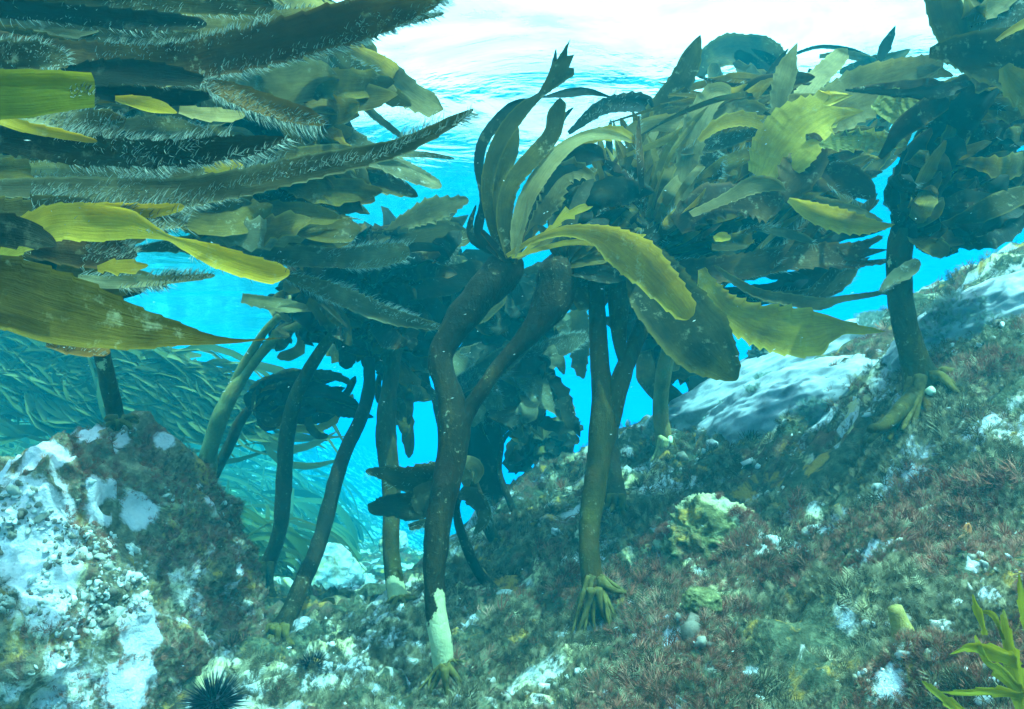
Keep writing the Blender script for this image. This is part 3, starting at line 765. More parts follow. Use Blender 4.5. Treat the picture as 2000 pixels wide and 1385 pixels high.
B(fa, [(-40,330,.80,40),(60,336,.80,46),(180,350,.80,32),(260,362,.80,10)], 'olive', tilt=.5)
B(fa, [(-60,372,.74,30),(40,368,.74,40),(140,370,.74,46),(250,378,.74,54),(350,378,.74,58),(450,362,.74,56),(560,338,.74,54),(680,311,.74,44),(780,287,.74,34),(860,250,.74,26),(924,214,.74,14)], 'furry', fur=7500, furlen=0.0098, tilt=.35, wav=.10, furpart=(.12, 1), furspread=.8, ser=.1, label="longest bristly blade, its thin end curving up into the open blue")
B(fa, [(370,352,.78,12),(410,340,.78,34),(450,328,.78,34),(476,324,.78,12)], 'yellow', tilt=.4, tipjag=1)
B(fa, [(150,405,.66,14),(210,408,.66,26),(300,412,.66,28),(360,404,.66,12)], 'yellow', tilt=.5, fur=300)
B(fa, [(60,395,.70,30),(140,400,.70,30),(200,404,.70,18),(260,420,.70,6)], 'furry', fur=900, tilt=.5)
B(fa, [(230,415,.66,14),(280,430,.66,28),(330,436,.66,26),(368,438,.66,4)], 'furry', fur=1200, furlen=0.0101, tilt=.5)
B(fb, [(-60,420,.72,70),(40,420,.72,60),(130,415,.72,34),(200,412,.72,10)], 'olive', tilt=.4)
B(fb, [(-40,505,.66,70),(40,462,.66,66),(110,436,.65,72),(180,437,.65,74),(250,440,.65,58),(300,455,.65,28),(330,465,.65,13),(362,478,.65,24),(420,500,.64,44),(480,520,.64,46),(530,532,.64,44),(566,532,.64,30)], 'yellow', tilt=.25, cup=.25, ser=.10, wav=.12, label="long yellow blade twisted to a narrow waist", fur=90, furlen=0.0078)
B(fb, [(-60,448,.60,60),(20,452,.60,66),(80,468,.60,40),(110,480,.60,8)], 'dark', tilt=.4)
B(fb, [(60,478,.74,50),(140,486,.74,64),(220,496,.74,50),(268,500,.74,12)], 'brown', fur=1400, furlen=0.0094, tilt=.5, furpart=(.5, 1))
B(fb, [(190,524,.70,12),(225,520,.70,28),(260,520,.70,24),(290,518,.70,4)], 'yellow', tilt=.4, ser=.3)
B(fb, [(150,546,.72,18),(220,552,.72,22),(320,548,.72,18),(420,538,.72,8)], 'furry', fur=2600, furlen=0.0070, tilt=.5)
B(fb, [(100,540,.76,70),(180,556,.76,60),(250,562,.76,30),(262,572,.76,10)], 'olive', tilt=.4)
B(fb, [(-80,548,.50,128),(20,572,.50,140),(90,596,.50,142),(150,612,.50,132),(210,628,.50,108),(270,642,.50,84),(330,650,.50,56),(400,662,.50,24),(455,666,.50,10),(500,664,.50,4),(562,659,.50,1.5)], 'olive', tilt=.2, ser=.05, serf=60, cup=.18, wav=.05, n=150, m=9, label="broad dark olive blade with saw teeth and a thread thin tip")
B(fb, [(90,672,.60,12),(140,678,.60,34),(180,680,.60,36),(214,690,.60,14)], 'brown', fur=900, furlen=0.0062, tilt=.4)
r_ = random.Random(42)
for i in range(75):      # the crowd of blades behind the front ones
    y0 = r_.uniform(-10, 560); ln = r_.uniform(180, 420) * (1 if y0 > 60 else .8)
    x1 = r_.uniform(120, 430 if y0 < 420 else 330); d = r_.uniform(.84, 1.15); w = r_.uniform(26, 62)
    dy = r_.uniform(-20, 30)
    B(fa if y0 < 420 else fb, [(x1 - ln, y0 - dy, d, w * .8), (x1 - ln * .6, y0 - dy * .3 + r_.uniform(-12, 12), d, w), (x1 - ln * .25, y0 + r_.uniform(-10, 10), d, w * .9), (x1, y0 + dy * .6, d, w * .2)],
      r_.choice(('olive', 'dark', 'olive', 'tan', 'furry', 'brown')), tilt=r_.uniform(-.7, .7), wav=.2, seed=900 + i, m=5, **(dict(fur=int(ln * 3), furlen=0.0078) if r_.random() < .45 else {}))

# --- shaded kelp behind them
B(fc, [(560,120,1.5,30),(660,110,1.5,60),(740,135,1.5,56),(800,178,1.5,56),(840,205,1.5,44),(866,214,1.5,10)], 'tan', tilt=.5, ser=.25)
B(fc, [(560,200,1.4,20),(660,270,1.4,50),(740,310,1.4,44),(800,335,1.4,40),(862,366,1.4,16)], 'furry', tilt=.5, fur=600, furmat='fur')
B(fc, [(600,330,1.4,20),(700,345,1.4,50),(770,365,1.4,46),(816,384,1.4,10)], 'olive', tilt=.5)
B(fc, [(620,300,1.4,12),(740,300,1.4,16),(830,302,1.4,12),(888,310,1.4,4)], 'furry', tilt=.5, fur=500, furmat='fur')
B(fc, [(650,150,1.5,10),(720,215,1.5,16),(770,255,1.5,12),(795,275,1.5,4)], 'furry', tilt=.5, fur=300, furmat='fur')
B(fc, [(440,140,1.3,16),(520,140,1.3,40),(600,170,1.3,50),(660,200,1.3,12)], 'tan', tilt=.5)
B(fc, [(480,300,1.3,20),(540,310,1.3,44),(600,300,1.3,40),(650,300,1.3,10)], 'brown', tilt=.5)
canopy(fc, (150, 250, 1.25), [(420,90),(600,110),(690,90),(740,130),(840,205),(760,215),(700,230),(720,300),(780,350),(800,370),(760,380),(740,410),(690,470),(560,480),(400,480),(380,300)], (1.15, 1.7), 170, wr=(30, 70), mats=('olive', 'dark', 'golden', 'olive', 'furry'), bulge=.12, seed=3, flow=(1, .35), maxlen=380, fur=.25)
fd = thing("kelp", P(560, 900, 2.6), "dark kelp hanging over the gap, its lobed blades drooping between the leaning stipes", "kelp")
B(fd, [(470,500,1.45,20),(560,500,1.45,40),(660,505,1.45,44),(740,500,1.45,44),(800,488,1.45,30)], 'furry', tilt=.5, fur=2600, furmat='fur', furlen=0.0109)
B(fd, [(560,540,1.45,10),(620,560,1.45,30),(700,592,1.45,40),(780,622,1.45,30),(875,642,1.45,8)], 'furry', tilt=.4, fur=2600, furmat='fur', furlen=0.0109)
B(fd, [(565,530,1.5,6),(590,560,1.5,16),(630,590,1.5,14),(680,640,1.5,4)], 'dark', tilt=.3)
B(fd, [(600,590,1.7,16),(640,610,1.7,50),(665,640,1.7,44),(686,676,1.7,6)], 'olive', tilt=.4)
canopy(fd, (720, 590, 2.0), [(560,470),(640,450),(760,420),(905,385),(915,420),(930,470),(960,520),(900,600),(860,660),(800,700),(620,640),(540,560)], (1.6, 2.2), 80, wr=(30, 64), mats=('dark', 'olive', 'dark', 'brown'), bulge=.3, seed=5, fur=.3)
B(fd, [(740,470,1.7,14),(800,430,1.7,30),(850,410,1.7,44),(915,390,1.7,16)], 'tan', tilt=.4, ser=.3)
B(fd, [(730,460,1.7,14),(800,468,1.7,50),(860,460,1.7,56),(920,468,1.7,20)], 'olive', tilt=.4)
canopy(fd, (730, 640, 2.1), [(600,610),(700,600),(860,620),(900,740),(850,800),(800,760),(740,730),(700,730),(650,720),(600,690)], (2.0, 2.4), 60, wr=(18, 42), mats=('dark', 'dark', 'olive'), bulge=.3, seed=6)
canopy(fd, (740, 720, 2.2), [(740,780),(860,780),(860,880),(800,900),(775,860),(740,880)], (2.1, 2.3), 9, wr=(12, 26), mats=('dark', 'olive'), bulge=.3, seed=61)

# --- the kelps that stand on the reef
k1 = plant(868, 1312, 1.40, "tall forked kelp nearest the middle, its foot scraped to bare white skin", (44,), 1.38,
    [(862,1250,.05,46),(852,1190,.1,46),(848,1120,.2,46),(854,1040,.3,48),(868,960,.45,50),(884,880,.6,56),(886,810,.7,64),(868,745,.75,50),(860,700,.8,50),(880,655,.85,56),(915,605,.9,68),(955,560,.95,78),(990,522,1.0,80),(1008,500,1.0,44)],
    (0, 36, 60, 50, 8, .2), 'stipe_dark', 11, arms=[[(892,850,.62,44),(912,805,.7,36),(940,765,.75,32),(975,715,.8,32),(1008,680,.85,36),(1040,645,.9,46),(1068,605,.95,68),(1084,565,1,78),(1090,525,1,74),(1096,500,1,40)]],
    bare=[(866,1300,40,1.0),(866,1270,40,1.0),(860,1240,38,1.0),(856,1215,26,.9),(868,1185,16,.95),(866,1165,14,.95),(876,668,14,.7),(890,652,10,.7)])
B(k1, [(985,505,1.36,12),(962,440,1.36,20),(952,380,1.36,23),(960,320,1.36,27),(985,262,1.36,31),(1020,215,1.36,27),(1050,190,1.36,14),(1062,178,1.36,16),(1085,150,1.36,34),(1112,118,1.36,51)], 'olive', tilt=.25, blunt=True, tipjag=1.6, ser=.06, label="upright blade with a notched fishtail end")
B(k1, [(1075,160,1.36,14),(1082,130,1.36,12),(1086,96,1.36,2)], 'dark', tilt=.2)
B(k1, [(970,500,1.40,11),(935,455,1.40,19),(945,390,1.40,17),(935,320,1.40,19),(950,265,1.40,23),(1000,212,1.40,23),(1050,196,1.40,8)], 'dark', tilt=.4, ser=.07)
B(k1, [(995,505,1.34,14),(985,430,1.34,31),(1000,360,1.34,36),(1045,305,1.34,37),(1078,262,1.34,31),(1088,215,1.34,30),(1092,192,1.34,16)], 'olive', tilt=.4, tipjag=1, ser=.07)
B(k1, [(1005,505,1.33,12),(1015,440,1.33,30),(1040,370,1.33,37),(1080,310,1.33,31),(1130,272,1.33,20),(1180,262,1.33,20),(1235,275,1.33,6)], 'tan', tilt=.5, ser=.07)
B(k1, [(990,505,1.38,11),(975,430,1.38,27),(980,350,1.38,31),(1000,290,1.38,28),(1008,240,1.38,12)], 'olive', tilt=.6, ser=.07)
B(k1, [(1000,500,1.42,11),(1040,420,1.42,31),(1090,340,1.42,37),(1150,300,1.42,39),(1180,310,1.42,16)], 'dark', tilt=.5, ser=.07)
B(k1, [(1020,480,1.42,9),(1070,400,1.42,39),(1100,340,1.42,44),(1140,335,1.42,28),(1166,362,1.42,5)], 'tan', tilt=.3, ser=.3)
B(k1, [(960,495,1.37,8),(925,470,1.37,14),(918,440,1.37,11),(930,400,1.37,3)], 'dark', tilt=.3)
B(k1, [(1060,190,1.5,3),(1110,182,1.5,16),(1150,180,1.5,14),(1195,190,1.5,2)], 'dark', tilt=.5, ser=.07)
B(k1, [(1120,210,1.6,2),(1105,225,1.6,8),(1095,245,1.6,5)], 'dark', tilt=.2)
B(k1, [(990,500,1.28,8),(1040,470,1.27,12),(1100,452,1.26,20),(1160,458,1.25,38),(1205,478,1.24,72),(1245,505,1.24,84),(1285,545,1.24,72),(1325,590,1.25,56),(1350,620,1.26,40)], 'yellow', tilt=.25, ser=.12, cup=.25, wav=.06, label="bright yellow green blade sweeping right from the crown")
B(k1, [(1225,475,1.24,26),(1245,464,1.24,14),(1262,458,1.24,2)], 'yellow', tilt=.1)
B(k1, [(1000,502,1.27,7),(1060,485,1.27,9),(1110,474,1.27,10),(1170,475,1.26,14),(1220,500,1.25,6)], 'yellow', tilt=.2)
B(k1, [(1010,505,1.27,6),(1050,470,1.27,10),(1078,446,1.27,9),(1100,425,1.27,15),(1128,412,1.27,16),(1158,403,1.27,2)], 'yellow', tilt=.2, ser=.7, serf=34)
B(k1, [(1005,505,1.27,5),(1018,460,1.27,9),(1026,420,1.27,7),(1030,385,1.27,2)], 'tan', tilt=.2)
B(k1, [(1012,505,1.28,6),(1055,480,1.28,11),(1090,455,1.28,7),(1105,440,1.28,2)], 'tan', tilt=.2, ser=.5)
for i, (ex, ey, w) in enumerate(((1130,400,26),(1190,430,30),(1160,350,24),(1240,450,30),(1080,420,22),(1110,450,20),(1200,500,30),(1230,540,34),(1050,440,16))):
    B(k1, [(1092 + i % 3 * 6 - 6, 520, 1.37, w * .5), (1092 + (ex - 1092) * .3, 520 + (ey - 520) * .45, 1.36, w * .9), (1092 + (ex - 1092) * .7, 520 + (ey - 520) * .85, 1.38, w), (ex, ey, 1.4, w * .3)], 'dark' if i % 3 else 'olive', tilt=.4, ser=.1)
for i, (ex, ey, w) in enumerate(((940,450,14),(975,440,18),(1025,430,20),(1040,450,14),(950,480,12))):
    B(k1, [(998 + i % 3 * 5 - 5, 515, 1.35, w * .7), (998 + (ex - 998) * .5, 515 + (ey - 515) * .5, 1.35, w), (ex, ey, 1.37, w * .6)], 'dark' if i % 2 else 'brown', tilt=.4, ser=.1)
canopy(k1, (1095, 515, 1.42), [(1100,330),(1180,290),(1260,330),(1330,430),(1330,520),(1240,560),(1150,550),(1110,470)], (1.45, 1.7), 46, wr=(26, 60), mats=('dark', 'dark', 'olive'), bulge=.3, seed=8, fur=.25)

k2 = plant(1162, 1172, 1.5, "thick dark kelp with a Y shaped fork, on splayed roots right of the middle", (58,), 1.52,
    [(1158,1140,.08,46),(1150,1070,.15,42),(1156,990,.3,44),(1168,900,.45,48),(1180,830,.6,56),(1180,780,.7,46),(1172,720,.8,36),(1168,640,.9,34),(1164,570,1,34),(1166,530,1,34)],
    (30, 50, 70, 90, 9, .2), 'stipe', 21, arms=[[(1190,830,.62,44),(1210,750,.7,40),(1232,690,.8,36),(1258,630,.9,34),(1280,560,1,40),(1290,530,1,36)], [(1222,720,.7,16),(1212,680,.78,26),(1208,630,.88,36),(1210,580,.95,44),(1218,530,1,46)]],
    bare=[(1172,1090,8,.8),(1190,860,8,.7)])
B(k2, [(1230,470,1.5,50),(1275,540,1.45,110),(1320,610,1.42,135),(1365,665,1.40,130),(1405,705,1.40,84),(1440,742,1.40,20)], 'olive', tilt=.2, ser=.12, wav=.08, label="broadest dark blade hanging down to the right", m=9)
B(k2, [(1370,525,1.42,16),(1390,570,1.42,40),(1430,612,1.42,62),(1490,640,1.42,84),(1540,650,1.42,98),(1590,645,1.42,92),(1618,640,1.42,56),(1650,640,1.42,26),(1690,645,1.42,16),(1728,648,1.42,3)], 'yellow', tilt=.2, ser=.22, serf=30, cup=.2, wav=.08, m=9, label="mustard blade with toothed edge ending in a long point above the pale rock")
B(k2, [(1395,518,1.44,3),(1430,545,1.44,14),(1480,572,1.44,18),(1540,585,1.44,24),(1600,594,1.44,24),(1640,585,1.44,14),(1700,576,1.44,10),(1730,572,1.44,8),(1765,590,1.44,2)], 'tan', tilt=.3)
B(k2, [(1300,520,1.5,30),(1370,528,1.5,50),(1450,520,1.5,48),(1530,505,1.5,46),(1600,500,1.5,48),(1660,500,1.5,52),(1705,492,1.5,56)], 'brown', tilt=.3, fur=900, furmat='fur', blunt=True, tipjag=1.5)
B(k2, [(1690,478,1.5,16),(1724,464,1.5,4)], 'brown', tilt=.1)
B(k2, [(1500,520,1.5,22),(1530,490,1.5,14),(1560,450,1.5,9),(1592,418,1.5,5)], 'brown', tilt=.3, fur=500, furmat='fur')
B(k2, [(1466,445,1.46,8),(1510,450,1.46,16),(1560,462,1.46,18),(1600,478,1.46,4)], 'furry', tilt=.4, fur=600, furmat='fur')
B(k2, [(1540,390,1.38,10),(1580,410,1.38,36),(1630,428,1.38,46),(1680,440,1.38,38),(1720,442,1.38,18),(1748,438,1.38,3)], 'yellow', tilt=.3, cup=.3)
B(k2, [(1590,385,1.42,8),(1640,405,1.42,24),(1690,422,1.42,20),(1725,432,1.42,4)], 'tan', tilt=.4)
B(k2, [(1320,440,1.45,40),(1380,400,1.44,62),(1430,392,1.44,66),(1475,395,1.44,72),(1510,402,1.44,66),(1524,410,1.44,44)], 'brown', tilt=.3, ser=.35, serf=34)
B(k2, [(1350,420,1.42,14),(1420,388,1.42,26),(1470,362,1.42,36),(1510,360,1.42,26),(1535,372,1.42,6)], 'tan', tilt=.6)
B(k2, [(1395,468,1.40,10),(1408,462,1.40,20),(1428,464,1.40,8)], 'yellow', tilt=.2)
B(k2, [(1390,482,1.41,12),(1430,482,1.41,14),(1462,480,1.41,8)], 'tan', tilt=.2)
B(k2, [(1525,390,1.45,40),(1560,345,1.44,72),(1588,305,1.44,56),(1590,275,1.44,30),(1574,262,1.44,6)], 'brown', tilt=.3, ser=.25, label="upright brown speckled blade")
B(k2, [(1490,350,1.48,60),(1530,290,1.46,110),(1575,245,1.45,105),(1615,222,1.45,80),(1644,215,1.45,60)], 'yellow', tilt=.3, tipjag=1.6, ser=.25, blunt=True, label="broad ragged ended mustard blade")
B(k2, [(1600,330,1.44,20),(1640,345,1.44,56),(1680,365,1.44,50),(1708,385,1.44,12)], 'brown', tilt=.3, fur=500, furmat='fur')
B(k2, [(1560,250,1.5,50),(1630,215,1.48,96),(1700,180,1.47,100),(1760,155,1.47,80),(1800,135,1.47,56),(1846,112,1.47,14)], 'tan', tilt=.3, ser=.2, label="wide grey tan blade slanting up to the right")
B(k2, [(1790,145,1.47,30),(1825,140,1.47,24),(1862,148,1.47,4)], 'tan', tilt=.2)
B(k2, [(1722,228,1.40,50),(1745,205,1.40,62),(1790,192,1.40,60),(1830,178,1.40,46)], 'ridged', tilt=.2, corr=.0012, n=60, label="ridged rounded blade end")
B(k2, [(1600,284,1.40,6),(1640,276,1.40,34),(1690,274,1.40,42),(1735,280,1.40,32),(1774,280,1.40,8)], 'ridged', tilt=.2, ser=.3, corr=.001, n=60)
B(k2, [(1640,262,1.4,10),(1680,256,1.4,14),(1704,254,1.4,6)], 'tan', tilt=.2)
B(k2, [(1230,350,1.6,40),(1265,270,1.6,64),(1300,210,1.6,60),(1330,160,1.6,44),(1352,110,1.6,36),(1368,68,1.6,6)], 'olive', tilt=.3, label="tall upright blade pointed at the surface")
B(k2, [(1320,440,1.5,36),(1335,360,1.5,46),(1350,290,1.5,48),(1368,225,1.5,44),(1400,182,1.5,40),(1428,190,1.5,22)], 'tan', tilt=.4)
B(k2, [(1365,275,1.44,10),(1400,245,1.44,26),(1445,232,1.44,30),(1492,242,1.44,24)], 'yellow', tilt=.3, blunt=True, tipjag=.8)
B(k2, [(1380,250,1.5,14),(1420,222,1.5,32),(1465,213,1.5,34),(1496,215,1.5,12)], 'tan', tilt=.4)
B(k2, [(1382,300,1.48,40),(1392,330,1.48,38),(1400,350,1.48,20)], 'furry', tilt=.3, fur=600, furmat='fur')
B(k2, [(1522,235,1.5,22),(1522,190,1.5,34),(1535,140,1.5,40),(1545,110,1.5,22),(1557,84,1.5,3)], 'tan', tilt=.3)
B(k2, [(1540,260,1.5,40),(1565,200,1.55,44),(1600,150,1.6,40),(1640,110,1.65,30),(1655,95,1.65,8)], 'tan', tilt=.4)
B(k2, [(1716,122,1.8,8),(1728,95,1.8,22),(1738,74,1.8,16),(1749,50,1.8,2)], 'dark', tilt=.2)
B(k2, [(1480,170,1.6,4),(1515,125,1.6,10),(1540,95,1.6,3)], 'dark', tilt=.2)
B(k2, [(1330,300,1.5,10),(1400,280,1.5,30),(1460,262,1.5,24),(1490,255,1.5,6)], 'furry', tilt=.4, fur=400, furmat='fur')
B(k2, [(1200,270,1.55,10),(1260,245,1.55,28),(1320,240,1.55,30),(1350,235,1.55,8)], 'tan', tilt=.4)
B(k2, [(1115,300,1.5,8),(1160,266,1.5,22),(1210,262,1.5,24),(1245,280,1.5,6)], 'yellow', tilt=.5)
B(k2, [(1110,260,1.6,8),(1180,210,1.6,30),(1250,200,1.6,40),(1275,215,1.6,16)], 'dark', tilt=.4, fur=500, furmat='fur')
canopy(k2, (1230, 530, 1.55), [(1130,470),(1200,380),(1400,400),(1600,400),(1740,440),(1700,520),(1600,545),(1440,530),(1300,560),(1160,560)], (1.55, 1.85), 90, wr=(14, 40), mats=('dark', 'dark', 'olive', 'furry'), bulge=.2, seed=12, flow=(1, -.1), maxlen=330, fur=.25)
canopy(k2, (1260, 500, 1.55), [(1130,300),(1210,215),(1290,205),(1380,190),(1480,160),(1560,140),(1640,150),(1720,190),(1745,280),(1720,380),(1740,430),(1600,420),(1400,430),(1200,440)], (1.5, 1.85), 330, wr=(9, 32), mats=('golden', 'golden', 'golden', 'brown', 'tan', 'olive'), bulge=.16, seed=13, flow=(1, -.38), maxlen=360, fur=.15, ser=.12)

k2b = thing("kelp", P(1600, 760, 2.7), "bluish faded kelp behind the main canopy, its arching blades close under the surface", "kelp")
B(k2b, [(1362,150,2.5,16),(1385,118,2.5,44),(1430,100,2.5,62),(1490,104,2.5,60),(1535,130,2.5,30)], 'olive', tilt=.3)
B(k2b, [(1540,110,2.2,6),(1600,92,2.2,8),(1660,98,2.2,10),(1710,118,2.2,8),(1760,130,2.2,3)], 'dark', tilt=.3)
B(k2b, [(1600,110,2.2,8),(1650,106,2.2,16),(1700,118,2.2,14),(1740,130,2.2,5)], 'tan', tilt=.3)
B(k2b, [(1640,140,2.2,10),(1700,130,2.2,40),(1740,118,2.2,30),(1778,96,2.2,4)], 'olive', tilt=.3)
canopy(k2b, (1540, 330, 2.4), [(1370,120),(1440,85),(1520,95),(1560,120),(1660,125),(1780,125),(1790,200),(1740,300),(1600,400),(1400,400),(1340,240)], (2.1, 2.6), 70, wr=(22, 50), mats=('olive', 'dark', 'tan'), bulge=.3, seed=14)

k3 = plant(1298, 872, 2.3, "slim pale kelp on finger like yellow roots, left of the long pale rock", (36,), 2.1,
    [(1295,845,.1,32),(1290,800,.3,32),(1294,740,.6,31),(1305,690,.9,30),(1308,660,1,30)], None, 'stipe_tan', 31)
canopy(k3, (1308, 640, 2.1), [(1180,560),(1400,520),(1420,620),(1340,720),(1280,650),(1230,700),(1170,640)], (2.0, 2.3), 26, wr=(20, 40), mats=('dark', 'olive'), bulge=.3, seed=15)
canopy(k3, (1270, 620, 2.4), [(1240,600),(1320,640),(1400,740),(1340,800),(1300,760),(1250,700)], (2.3, 2.6), 22, wr=(22, 44), mats=('dark', 'olive', 'tan'), bulge=.3, seed=16)

k4 = plant(1806, 762, 1.42, "stout kelp on the right slope with a cut pale knob at its foot", (70,), 1.42,
    [(1803,748,.05,76),(1792,720,.15,58),(1778,675,.3,50),(1764,620,.5,48),(1756,560,.7,46),(1756,500,.9,44),(1764,450,1,46)],
    (4, 66, 100, 90, 5, .34), 'stipe', 41)
d4 = ground_depth(1806, 762, 1.42)
o = join_tubes([tube(strace([(1812,766,d4-.035,14),(1820,764,d4-.05,19),(1824,763,d4-.052,17)], 6), 'k', 'pale', None, ring=12)], 'cut_knob', 'pale', k4)
B(k4, [(1720,570,1.30,8),(1745,545,1.30,26),(1775,525,1.30,30),(1795,508,1.30,16)], 'furry', tilt=.4, fur=1500, furmat='bristle', furlen=0.0062)
B(k4, [(1770,470,1.4,40),(1765,400,1.4,50),(1790,320,1.38,60),(1850,260,1.35,70),(1900,200,1.3,60),(1950,150,1.3,30)], 'dark', tilt=.3)
B(k4, [(1835,-60,1.30,60),(1840,0,1.30,60),(1858,60,1.30,60),(1880,110,1.30,40),(1890,140,1.3,20)], 'olive', tilt=.3, wav=.08, ser=.06)
B(k4, [(1815,104,1.2,20),(1870,100,1.2,60),(1930,108,1.2,96),(2000,120,1.2,120),(2080,140,1.2,100)], 'olive', tilt=.2, wav=.06, ser=.1, label="wide dark teal blade crossing the right edge")
B(k4, [(1960,130,1.15,20),(1990,170,1.15,60),(2040,200,1.15,90)], 'olive', tilt=.3)
B(k4, [(1945,80,1.18,6),(1975,60,1.18,14),(2020,35,1.18,20),(2060,10,1.18,10)], 'yellow', tilt=.3)
B(k4, [(1870,55,1.3,8),(1910,30,1.3,30),(1950,5,1.3,44),(1990,-30,1.3,30)], 'tan', tilt=.4)
B(k4, [(1880,95,1.3,20),(1930,50,1.3,50),(1980,15,1.3,60),(2050,-30,1.3,40)], 'furry', tilt=.4, fur=400, furmat='fur')
B(k4, [(1840,170,1.36,16),(1848,200,1.36,30),(1850,230,1.36,10)], 'tan', tilt=.3)
canopy(k4, (1770, 450, 1.42), [(1730,400),(1790,280),(1850,200),(1900,150),(2040,160),(2060,420),(1990,440),(1960,460),(1860,500),(1820,500),(1790,520),(1740,480)], (1.3, 1.6), 130, wr=(20, 56), mats=('dark', 'olive', 'golden', 'brown'), bulge=.22, seed=18, fur=.1, flow=(1, -.35), maxlen=260)
canopy(k4, (1880, 60, 1.35), [(1840,20),(1900,-40),(2080,-60),(2080,160),(1980,140),(1900,120)], (1.3, 1.6), 18, wr=(40, 80), mats=('dark', 'olive', 'tan'), bulge=.2, seed=19)

k5 = plant(782, 1180, 1.95, "upright kelp with a grey scraped foot, just left of the tall forked one", (40,), 1.9,
    [(772,1140,.1,36),(764,1080,.2,34),(764,1010,.35,34),(764,940,.5,37),(756,880,.6,43),(754,820,.7,40),(762,750,.8,33),(772,690,.9,30),(790,645,1,30),(810,620,1,30)], (2, 32, 40, 34, 6), 'stipe', 51, bare=[(777,1170,20,1),(772,1150,22,1),(768,1134,14,.9)])
k6 = plant(542, 1238, 1.7, "leaning dark kelp with a yellow foot, in the gap right of the boulder", (56,), 1.95,
    [(562,1205,.08,38),(590,1140,.2,33),(620,1070,.35,31),(640,1000,.5,30),(658,930,.6,29),(680,870,.75,27),(706,815,.85,25),(720,760,.95,24),(722,700,1,22)], (2, 50, 34, 26, 6), 'stipe_dark', 61)
canopy(k6, (722, 690, 2.0), [(640,600),(760,580),(800,640),(740,700),(680,720)], (1.9, 2.1), 16, wr=(20, 44), mats=('dark', 'olive'), bulge=.3, seed=62)
k7 = plant(516, 1112, 2.0, "curved kelp bending left at its foot, second stipe of the pair left of the gap", (42,), 1.95,
    [(530,1085,.1,31),(546,1040,.2,30),(552,980,.35,30),(556,920,.5,31),(560,850,.6,31),(576,780,.75,28),(604,720,.85,25),(630,680,.95,22),(652,652,1,19)], (2, 40, 30, 30, 5), 'stipe', 71, hmat='holdfast')
canopy(k7, (650, 645, 1.95), [(560,600),(700,570),(740,640),(680,680),(600,690)], (1.9, 2.1), 18, wr=(20, 44), mats=('dark', 'olive'), bulge=.3, seed=72)
k8 = plant(402, 915, 2.1, "pale twin stemmed kelp arching right from behind the boulder", (40,), 1.95,
    [(412,870,.2,31),(428,820,.4,31),(452,770,.5,30),(484,725,.6,22),(510,690,.75,20),(545,655,.9,19),(592,632,1,18)], None, 'stipe_tan', 81,
    arms=[[(430,815,.4,22),(462,745,.5,22),(490,690,.7,18),(515,650,.9,16),(545,618,1,15)]])
B(k8, [(472,582,1.9,18),(510,590,1.9,24),(560,598,1.9,26),(610,604,1.9,10)], 'tan', tilt=.3, blunt=True)
canopy(k8, (580, 625, 1.98), [(520,570),(570,545),(640,580),(660,640),(600,660),(560,680),(540,700),(520,650)], (1.9, 2.2), 30, wr=(12, 34), mats=('dark', 'olive', 'tan'), bulge=.4, seed=82)
k9 = plant(236, 838, 1.50, "kelp on top of the boulder, its pale knobbly roots spread over the rock", (34,), 1.4,
    [(226,812,.1,34),(216,770,.4,34),(208,730,.7,32),(200,690,.9,30),(196,640,1,28)], None, 'stipe', 91)
k10 = plant(410, 938, 2.15, "thin dark kelp behind the twin stemmed one, with a low drooping crown", (22,), 2.1,
    [(430,905,.2,22),(452,860,.5,21),(468,825,.8,20),(486,800,1,18)], None, 'stipe', 101)
for i, st in enumerate([[(490,800,8),(500,760,20),(560,740,26),(640,732,20),(690,750,8)], [(490,800,8),(490,775,22),(540,752,26),(610,748,18),(660,740,4)], [(495,805,8),(530,820,28),(560,800,22),(600,790,8)],
                        [(500,800,8),(560,770,26),(630,765,24),(700,790,10)], [(600,800,8),(604,830,18),(620,850,16),(642,852,8)], [(500,802,8),(520,828,26),(550,812,20),(580,800,6)], [(560,790,14),(620,790,30),(680,805,24),(730,815,6)], [(640,780,12),(690,800,24),(720,812,6)]]):
    B(k10, [(a, b, 2.08, w) for a, b, w in st], 'dark' if i % 2 else 'olive', tilt=.5, wav=.2)
canopy(k10, (500, 800, 2.1), [(500,760),(560,730),(700,735),(700,790),(620,810),(540,820)], (2.05, 2.2), 16, wr=(12, 26), mats=('dark', 'olive', 'tan'), bulge=.4, seed=102)

k11 = plant(976, 1062, 2.0, "small kelp behind the middle fork, with an orange foot and a curled pale blade", (28,), 1.9,
    [(958,1040,.1,26),(945,1005,.3,28),(935,975,.6,26),(925,945,.9,22),(918,925,1,18)], (2, 24, 30, 14, 5), 'stipe', 111)
B(k11, [(915,935,1.75,30),(905,915,1.75,36),(918,905,1.75,30),(935,918,1.75,20),(928,945,1.75,8)], 'tan', tilt=.7)
B(k11, [(912,955,1.78,10),(910,935,1.78,20),(914,915,1.78,6)], 'tan', tilt=.2)
B(k11, [(925,955,1.8,10),(944,985,1.8,22),(944,1015,1.8,24),(925,1045,1.8,6)], 'furry', tilt=.5, fur=400, furmat='fur')
k12 = plant(968, 1152, 1.7, "thin dark stalk curving down to the right beside the scraped foot of the forked kelp", (20,), 1.62,
    [(945,1132,.1,22),(925,1100,.2,22),(910,1065,.4,20),(895,1020,.6,17),(892,985,.8,14),(905,960,1,12)], None, 'stipe_dark', 121)
B(k12, [(890,968,1.60,16),(850,962,1.58,50),(810,985,1.56,62),(770,985,1.55,50),(735,992,1.55,34),(718,985,1.55,8)], 'dark', tilt=.3, label="rounded lobe of the low crown")
